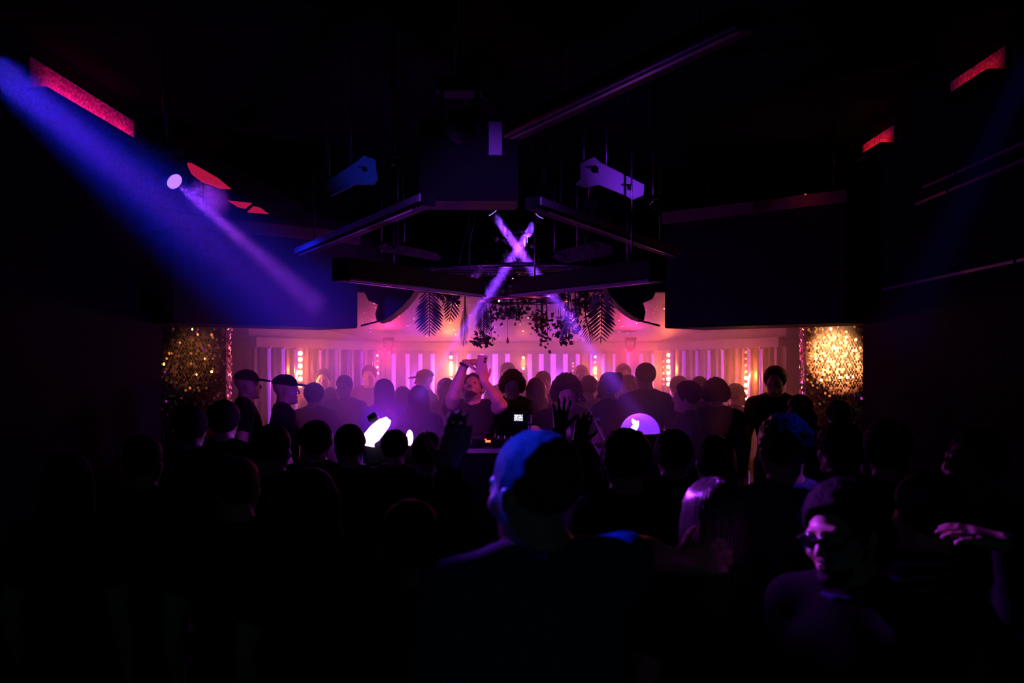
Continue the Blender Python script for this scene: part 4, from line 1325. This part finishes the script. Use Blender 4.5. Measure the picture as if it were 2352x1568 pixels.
for i in range(2):
    bm = bmesh.new(); lathe(bm, [(.008, -.002), (.008, .002)], 12, Matrix.Translation((.020 - .0, -.007, .052 - i * .022)) @ Matrix.Rotation(PI / 2, 4, 'X')); obj('camera_lens', bm, mat('phone_glass', (.01, .01, .012), .08), e)
body, L_, hc, Rh, sc = person(1300, 853, 7.45, 'curly-haired musician looking down, in a black shirt with a pale print', floor=ZS, yaw=172, head=(10, -16, 0), hair='afro', haircol='black', skin=0, shirt='black', res=.018, hres=.008, face=True,
       group='performers behind the booth', hair_grow=-.012, arms={'r': (P(1232, 990, 7.44), P(1238, 1060, 7.34)), 'l': (P(1372, 990, 7.44), P(1366, 1060, 7.34))})
vs, fs = [], []
pr = [(1282, 966), (1290, 971), (1300, 975), (1309, 981), (1312, 990), (1309, 1000), (1296, 999), (1280, 1000), (1278, 985)]
bm = bmesh.new()
prism(bm, [((P(x, y, 7.30)).x, (P(x, y, 7.30)).z) for x, y in pr], (0, 7.297, 0), (1, 0, 0), (0, 0, 1), (0, .012, 0))
for v in bm.verts: v.co = L_(v.co)
o = obj('shirt_print', bm, mat('print_pale', (.75, .5, .48), .8, var=.7, bscale=30), body)

# ================================================================ booth and gear
ZT = 1.372
e = empty('performer_booth', (-.02, 6.86, ZS)); tag(e, 'dark booth table in front of the two performers', 'booth')
bxo('table_top', (0, 0, ZT - ZS - .02), (1.5, .40, .04), CABM, e, None, .004)
bxo('front_panel', (0, -.17, (ZT - ZS - .04) / 2), (1.46, .03, ZT - ZS - .04), BLACK, e)
for s in (-1, 1): bxo('side_panel', (s * .715, .0, (ZT - ZS - .04) / 2), (.03, .34, ZT - ZS - .04), BLACK, e)
bxo('edge_strip', (0, -.203, ZT - ZS - .02), (1.5, .006, .03), RAILTOP, e)
def deck(x, lab, lamps):
    e = empty('media_player', (x, 6.92, ZT)); tag(e, lab, 'media player')
    bxo('case', (0, 0, .022), (.26, .30, .044), CABM, e, None, .004)
    bm = bmesh.new(); lathe(bm, [(.075, .044), (.078, .050), (.06, .054)], 24); obj('jog_wheel', bm, METAL, e)
    bxo('display', (0, .10, .050), (.14, .06, .012), mat('deck_display', (.01, .01, .02), .1), e)
    for i, (dx, kd) in enumerate(lamps):
        bxo('button', (dx, -.135, .048), (.016, .012, .008), mat('deck_red', (.4, .05, .02), .4, emit=(1, .12, .04), estr=1.6, sample=False) if kd else METAL, e)
deck(-.33, 'media player with small red lamps before the phone-holding performer', ((-.09, 1), (.03, 0), (.08, 1)))
deck(.34, 'media player before the curly-haired musician', ((-.08, 0), (.08, 0)))
e = empty('mixer', (-.10, 6.90, ZT)); tag(e, 'mixer between the two media players', 'mixer')
bxo('case', (0, 0, .022), (.19, .28, .044), CABM, e, None, .004)
for i in range(4):
    for j in range(3):
        bm = bmesh.new(); lathe(bm, [(.008, .044), (.007, .058)], 8, Matrix.Translation((-.066 + i * .044, .09 - j * .05, 0))); obj('knob', bm, METAL, e)
e = empty('gooseneck_lamp', P(1083, 1020, 6.73)); e.location.z = ZT; tag(e, 'thin arched cable lamp with a red tip on the booth', 'lamp')
o = e.location
arc = [P(1083, 1020, 6.73), P(1083, 1006, 6.75), P(1090, 997, 6.75), P(1101, 993, 6.75), P(1112, 998, 6.75), P(1118, 1009, 6.75)]
arc[0].z = ZT
tubeo('cable', [q - o for q in arc], .0035, METAL, e, 6)
bxo('base', (0, 0, .006), (.03, .03, .012), CABM, e)
bxo('red_tip', P(1121, 1013, 6.75) - o, (.035, .014, .016), mat('lamp_red', (.4, .05, .02), .4, emit=(1, .16, .05), estr=2.2, sample=False), e)
# camera with a lit screen on a stand
e = empty('video_camera', P(1191, 959, 6.98)); tag(e, 'small camera with a bright white screen on the booth', 'camera')
SCR = mat('camera_screen', (.1, .1, .1), .3); nt = SCR.node_tree; b_ = nt.nodes['Principled BSDF']
tc = nt.nodes.new('ShaderNodeTexCoord'); nz = nt.nodes.new('ShaderNodeTexNoise'); nz.inputs['Scale'].default_value = 130; rp = nt.nodes.new('ShaderNodeValToRGB')
rp.color_ramp.elements[0].position = .38; rp.color_ramp.elements[1].position = .58; rp.color_ramp.elements[0].color = (.12, .05, .06, 1); rp.color_ramp.elements[1].color = (.75, .85, 1, 1)
nt.links.new(tc.outputs['Object'], nz.inputs['Vector']); nt.links.new(nz.outputs['Fac'], rp.inputs['Fac']); nt.links.new(rp.outputs['Color'], b_.inputs['Emission Color']); b_.inputs['Emission Strength'].default_value = 1.5
SCR.cycles.emission_sampling = 'NONE'
bxo('body', (.025, .03, -.01), (.14, .05, .09), CABM, e, None, .006)
bxo('screen', (0, -.001, 0), (.061, .006, .043), SCR, e)
bxo('screen_frame', (0, .004, 0), (.074, .006, .056), CABM, e)
bm = bmesh.new(); lathe(bm, [(.03, 0), (.034, .06), (.034, .07)], 16, Matrix.Translation((.03, .055, -.01)) @ Matrix.Rotation(-PI / 2, 4, 'X')); obj('lens_barrel', bm, CABM, e)
tubeo('post', [(.03, .03, -.05), (.03, .03, ZT - e.location.z)], .008, METAL, e)
e = empty('stand', P(1217, 1000, 6.85)); e.location.z = ZT; e.name = 'clamp_stand'; tag(e, 'short metal clamp stand with two violet-lit rods beside the bright screen', 'stand')
o = e.location
tubeo('tall_rod', [P(1221, 952, 6.85) - o, Vector((P(1221, 1, 6.85).x - o.x, 0, 0))], .006, RAILTOP, e)
tubeo('short_rod', [P(1215, 968, 6.85) - o, Vector((P(1215, 1, 6.85).x - o.x, 0, 0))], .005, RAILTOP, e)
bxo('clamp', P(1218, 974, 6.85) - o, (.03, .012, .014), METAL, e)
bxo('foot', (0, 0, .006), (.06, .05, .012), CABM, e)
e = empty('microphone_stand', P(1392, 1040, 6.8)); e.location.z = ZT - .0; e.location = (P(1392, 1040, 6.8).x, 6.8, ZT); tag(e, 'thin slanting microphone boom right of the curly-haired musician', 'microphone stand')
o = e.location
tubeo('boom', [P(1344, 922, 7.0) - o, P(1386, 1003, 6.8) - o, Vector((0, 0, .0))], .007, RAILTOP, e)
bxo('clamp', P(1372, 962, 6.87) - o + Vector((0, -.02, 0)), (.035, .03, .016), METAL, e)
bm = bmesh.new(); tube(bm, [P(1344, 922, 7.0) - o, P(1338, 914, 7.0) - o, P(1330, 920, 7.0) - o], [.012, .020, .016], 10); obj('microphone', bm, METAL, e, True)
bxo('foot', (0, 0, .008), (.10, .10, .016), CABM, e)
# ================================================================ hanging greenery over the booth
LEAF = mat('leaf_green', (.09, .11, .05), .45, var=.4, bscale=25)
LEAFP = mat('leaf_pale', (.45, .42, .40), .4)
LEAFY = mat('leaf_yellow', (.20, .17, .03), .5, var=.3, bscale=25)
STEM = mat('stem', (.04, .04, .02), .6)
def leaf_mesh(name, ln, w, material, fold=.18, n=5):
    vs, fs = [], []
    for i in range(n + 1):
        t = i / n
        ww = w * math.sin(PI * min(1, .08 + .92 * t)) ** .8 * (1 if t < .98 else .1)
        vs += [(-ww, fold * ww, t * ln), (0, 0, t * ln), (ww, fold * ww, t * ln)]
    for i in range(n):
        a = i * 3
        fs += [(a, a + 1, a + 4, a + 3), (a + 1, a + 2, a + 5, a + 4)]
    me = bpy.data.meshes.new(name); me.from_pydata(vs, [], fs); me.materials.append(material)
    return me
LM = leaf_mesh('leaflet', 1, .072, LEAF)
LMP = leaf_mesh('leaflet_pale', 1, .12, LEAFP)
def turn_leaf(o, v, roll):
    """leaf along v, its face turned to the room"""
    y = Vector((math.sin(roll), -math.cos(roll), 0)); y = (y - v * y.dot(v)).normalized()
    o.rotation_mode = 'QUATERNION'; o.rotation_quaternion = Matrix((y.cross(v), y, v)).transposed().to_quaternion()
def fern(px, y0, y1, half, Y, label, pairs=13, me=None, tilt=0.0, droop=.62, wscale=1.0):
    """a hanging frond: leaflets in pairs along a stem from (px, y0) down to the tip (px, y1)"""
    a, b = P(px, y0, Y), P(px + tilt, y1, Y)
    e = empty('fern_frond', a); tag(e, label, 'fern', 'fern fronds hanging over the booth')
    ax = b - a; L = ax.length
    bm = bmesh.new(); tube(bm, [Vector((0, 0, ZHANG - a.z)), Vector((0, 0, 0)), ax * .5 + Vector((.006, -.01, 0)), ax], [.005, .005, .004, .0015], 6); obj('stem', bm, STEM, e, True)
    d = ax.normalized()
    r = random.Random(px)
    for i in range(pairs):
        t = (i + .3) / pairs
        prof = math.sin(PI * (.12 + .80 * t)) ** .7 * (1 - .25 * t)
        for s in (-1, 1):
            o = bpy.data.objects.new('leaflet', me or LM); COL.objects.link(o); o.parent = e
            ln = sz(half, Y) * prof * 1.4 * r.uniform(.9, 1.1)
            v = (Vector((s, r.uniform(-.25, .25), 0)) * droop + d * (1 - droop * .45)).normalized()
            o.location = ax * t * .93
            turn_leaf(o, v, r.uniform(-.5, .5))
            o.scale = (ln * wscale * 1.1, ln * wscale, ln)
    o = bpy.data.objects.new('leaflet', me or LM); COL.objects.link(o); o.parent = e
    o.location = ax * .86; turn_leaf(o, d, 0); o.scale = (L * .16,) * 3
    return e
# rings the plants hang from
ZHANG = 2.62
e = empty('plant_ring', (P(1205, 690, 7.4).x, 7.45, ZHANG)); tag(e, 'big dark hanging ring that carries the plants', 'ring')
R_ = .74
def ringm(bm, r0, r, z, n=48):
    pts = [Vector((r0 * math.cos(2 * PI * i / n), r0 * math.sin(2 * PI * i / n) * .8, z)) for i in range(n + 1)]
    tube(bm, pts, r, 8, False)
bm = bmesh.new(); ringm(bm, R_, .014, 0); obj('outer_ring', bm, METAL, e, True)
bm = bmesh.new(); ringm(bm, R_ * .5, .010, 0); obj('inner_ring', bm, METAL, e, True)
for i in range(4):
    a = PI / 4 + i * PI / 2
    tubeo('spoke', [(0, 0, 0), (R_ * math.cos(a), R_ * .8 * math.sin(a), 0)], .008, METAL, e)
    tubeo('hanger', [(R_ * math.cos(a) * .9, R_ * .8 * math.sin(a) * .9, 0), (R_ * math.cos(a) * .6, R_ * .3 * math.sin(a), ZTOP - ZHANG + .01)], .004, METAL, e, 6)
for y_ in (6.97, 7.1, 7.2, 7.35, 7.5, 7.6, 7.7): tubeo('cross_bar', [(-1.02 if y_ > 7 else -.5, y_ - 7.45, 0), (.86 if y_ > 7 else .1, y_ - 7.45, 0)], .006, METAL, e, 6)
c = P(1206, 690, 7.35)
e = empty('copper_hoop', (c.x, 7.35, c.z)); tag(e, 'shiny copper hoop with tiny warm bulbs among the plants', 'hoop')
bm = bmesh.new(); n = 48; r0 = sz(100, 7.35)
tube(bm, [Vector((r0 * math.cos(2 * PI * i / n), r0 * 1.05 * math.sin(2 * PI * i / n), 0)) for i in range(n + 1)], .011, 8, False)
obj('hoop', bm, mat('copper', (.85, .45, .30), .25, 1.0), e, True)
for a in (.5, 2.6, 4.4): tubeo('wire', [(r0 * math.cos(a), r0 * 1.05 * math.sin(a), 0), (r0 * .8 * math.cos(a), r0 * .8 * math.sin(a), ZHANG - c.z)], .002, METAL, e, 5)
for px_, py_, s in ((1125, 685, 2.2), (1260, 683, 4), (1224, 636, 3), (1178, 640, 2), (1213, 730, 1.6), (1146, 691, 2.5)):
    q = P(px_, py_, 7.3) - e.location
    bm = bmesh.new(); ball(bm, q, sz(s, 7.3), 8, 6); obj('tiny_bulb', bm, bulbm['warm'], e, True)
    tubeo('bulb_wire', [q, Vector((q.x, q.y, max(q.z + .05, ZHANG - c.z)))], .0015, METAL, e, 4)
e = empty('hanging_bulb', P(1166, 783, 7.5)); tag(e, 'single unlit bulb on a long thin wire above the performers', 'bulb')
tubeo('wire', [(0, 0, .02), (0, 0, ZHANG - e.location.z + .004)], .0015, METAL, e, 4)
bm = bmesh.new(); lathe(bm, [(.002, -.02), (.010, -.012), (.012, 0), (.006, .014), (.006, .026)], 10); obj('glass', bm, mat('bulb_glass', (.5, .3, .25), .1), e, True)

fern(986, 655, 772, 37, 7.35, 'large dark fern frond at the left end of the greenery', 14, droop=.72, wscale=.85)
fern(1380, 650, 788, 37, 7.35, 'large dark fern frond at the right end of the greenery', 14, droop=.75)
fern(1108, 690, 768, 24, 7.5, 'narrow dark frond left of the copper hoop', 12, tilt=4)
fern(1044, 655, 740, 24, 7.7, 'dark frond between the large left frond and the beam', 9, tilt=-12)
fern(1068, 700, 796, 22, 7.5, 'spiky frond standing in the violet beam', 16, tilt=-4, droop=.35, wscale=.45)
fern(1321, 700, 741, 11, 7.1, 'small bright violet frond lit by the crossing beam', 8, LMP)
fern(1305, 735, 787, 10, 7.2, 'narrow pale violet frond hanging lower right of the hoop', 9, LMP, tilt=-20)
fern(1345, 730, 790, 18, 7.7, 'dark feathery frond left of the large right frond', 9, tilt=12, wscale=.8)
fern(1020, 650, 715, 16, 7.75, 'small dark frond behind the large left frond', 8, tilt=8)

def bunch(px, py, rx, ry, Y, n, label, material, size=.028, seed=1):
    """a trailing plant: stems from the ring and many small leaves"""
    c = P(px, py, Y)
    e = empty('trailing_plant', c); tag(e, label, 'plant', 'trailing plants over the booth')
    r = random.Random(seed)
    bm = bmesh.new()
    for i in range(5):
        q = Vector((r.uniform(-1, 1) * sz(rx, Y) * .7, r.uniform(-.1, .1), r.uniform(-.8, .2) * sz(ry, Y)))
        tube(bm, [Vector((q.x * .4, 0, ZHANG - c.z)), Vector((q.x * .8, q.y, (q.z + ZHANG - c.z) * .4)), q], [.004, .003, .0015], 5)
    obj('stems', bm, STEM, e, True)
    vs, fs = [], []
    for i in range(n):
        p = Vector((r.gauss(0, .48) * sz(rx, Y), r.gauss(0, .07), r.gauss(0, .48) * sz(ry, Y)))
        d = Vector((r.uniform(-1, 1), r.uniform(-1, 1), r.uniform(-1.2, .5))).normalized()
        a, b = frame_of(d)
        an = r.uniform(0, PI); a = a * math.cos(an) + b * math.sin(an)
        s = size * r.uniform(.7, 1.4)
        k = len(vs); nrm = d.cross(a)
        vs += [p, p + d * s * .45 + a * s * .42 + nrm * s * .1, p + d * s * 1.1, p + d * s * .45 - a * s * .42 + nrm * s * .1, p + d * s * .5]
        fs += [(k, k + 1, k + 4), (k + 1, k + 2, k + 4), (k + 2, k + 3, k + 4), (k + 3, k, k + 4)]
    tag(pyobj('foliage', vs, fs, material, e), kind='stuff')
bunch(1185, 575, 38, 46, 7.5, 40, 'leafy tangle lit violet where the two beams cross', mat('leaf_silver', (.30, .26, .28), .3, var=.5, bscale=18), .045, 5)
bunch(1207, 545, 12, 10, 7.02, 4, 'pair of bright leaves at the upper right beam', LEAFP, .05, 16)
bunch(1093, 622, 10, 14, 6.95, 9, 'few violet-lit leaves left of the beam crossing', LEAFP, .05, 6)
bunch(1190, 610, 70, 45, 7.6, 70, 'dark leafy mass behind the beam crossing', LEAF, .04, 7)
bunch(1112, 775, 26, 22, 7.5, 70, 'cluster of round leaves above the head of the performer', LEAF, .036, 8)
bunch(1165, 715, 50, 22, 7.6, 260, 'thin dark greenery hanging under the hoop', LEAF, .030, 9)
bunch(1240, 735, 22, 28, 7.55, 130, 'yellowish leaves hanging right of the hoop', LEAFY, .030, 10)
bunch(1300, 755, 34, 32, 7.6, 150, 'loose greenery around the pale violet frond', LEAF, .034, 11)
bunch(1345, 690, 42, 30, 7.7, 220, 'dense greenery beside the large right frond', LEAF, .034, 12)
bunch(1250, 775, 16, 22, 7.6, 30, 'wispy yellowish tips below the hoop', LEAFY, .026, 13)
bunch(1030, 670, 40, 20, 7.7, 180, 'dense greenery beside the large left frond', LEAF, .034, 14)
bunch(1230, 678, 70, 16, 7.7, 240, 'dark greenery along the top of the hoop', LEAF, .032, 15)
bunch(1140, 668, 46, 16, 7.6, 170, 'dark greenery between the ends of the two lower rails', LEAF, .034, 17)
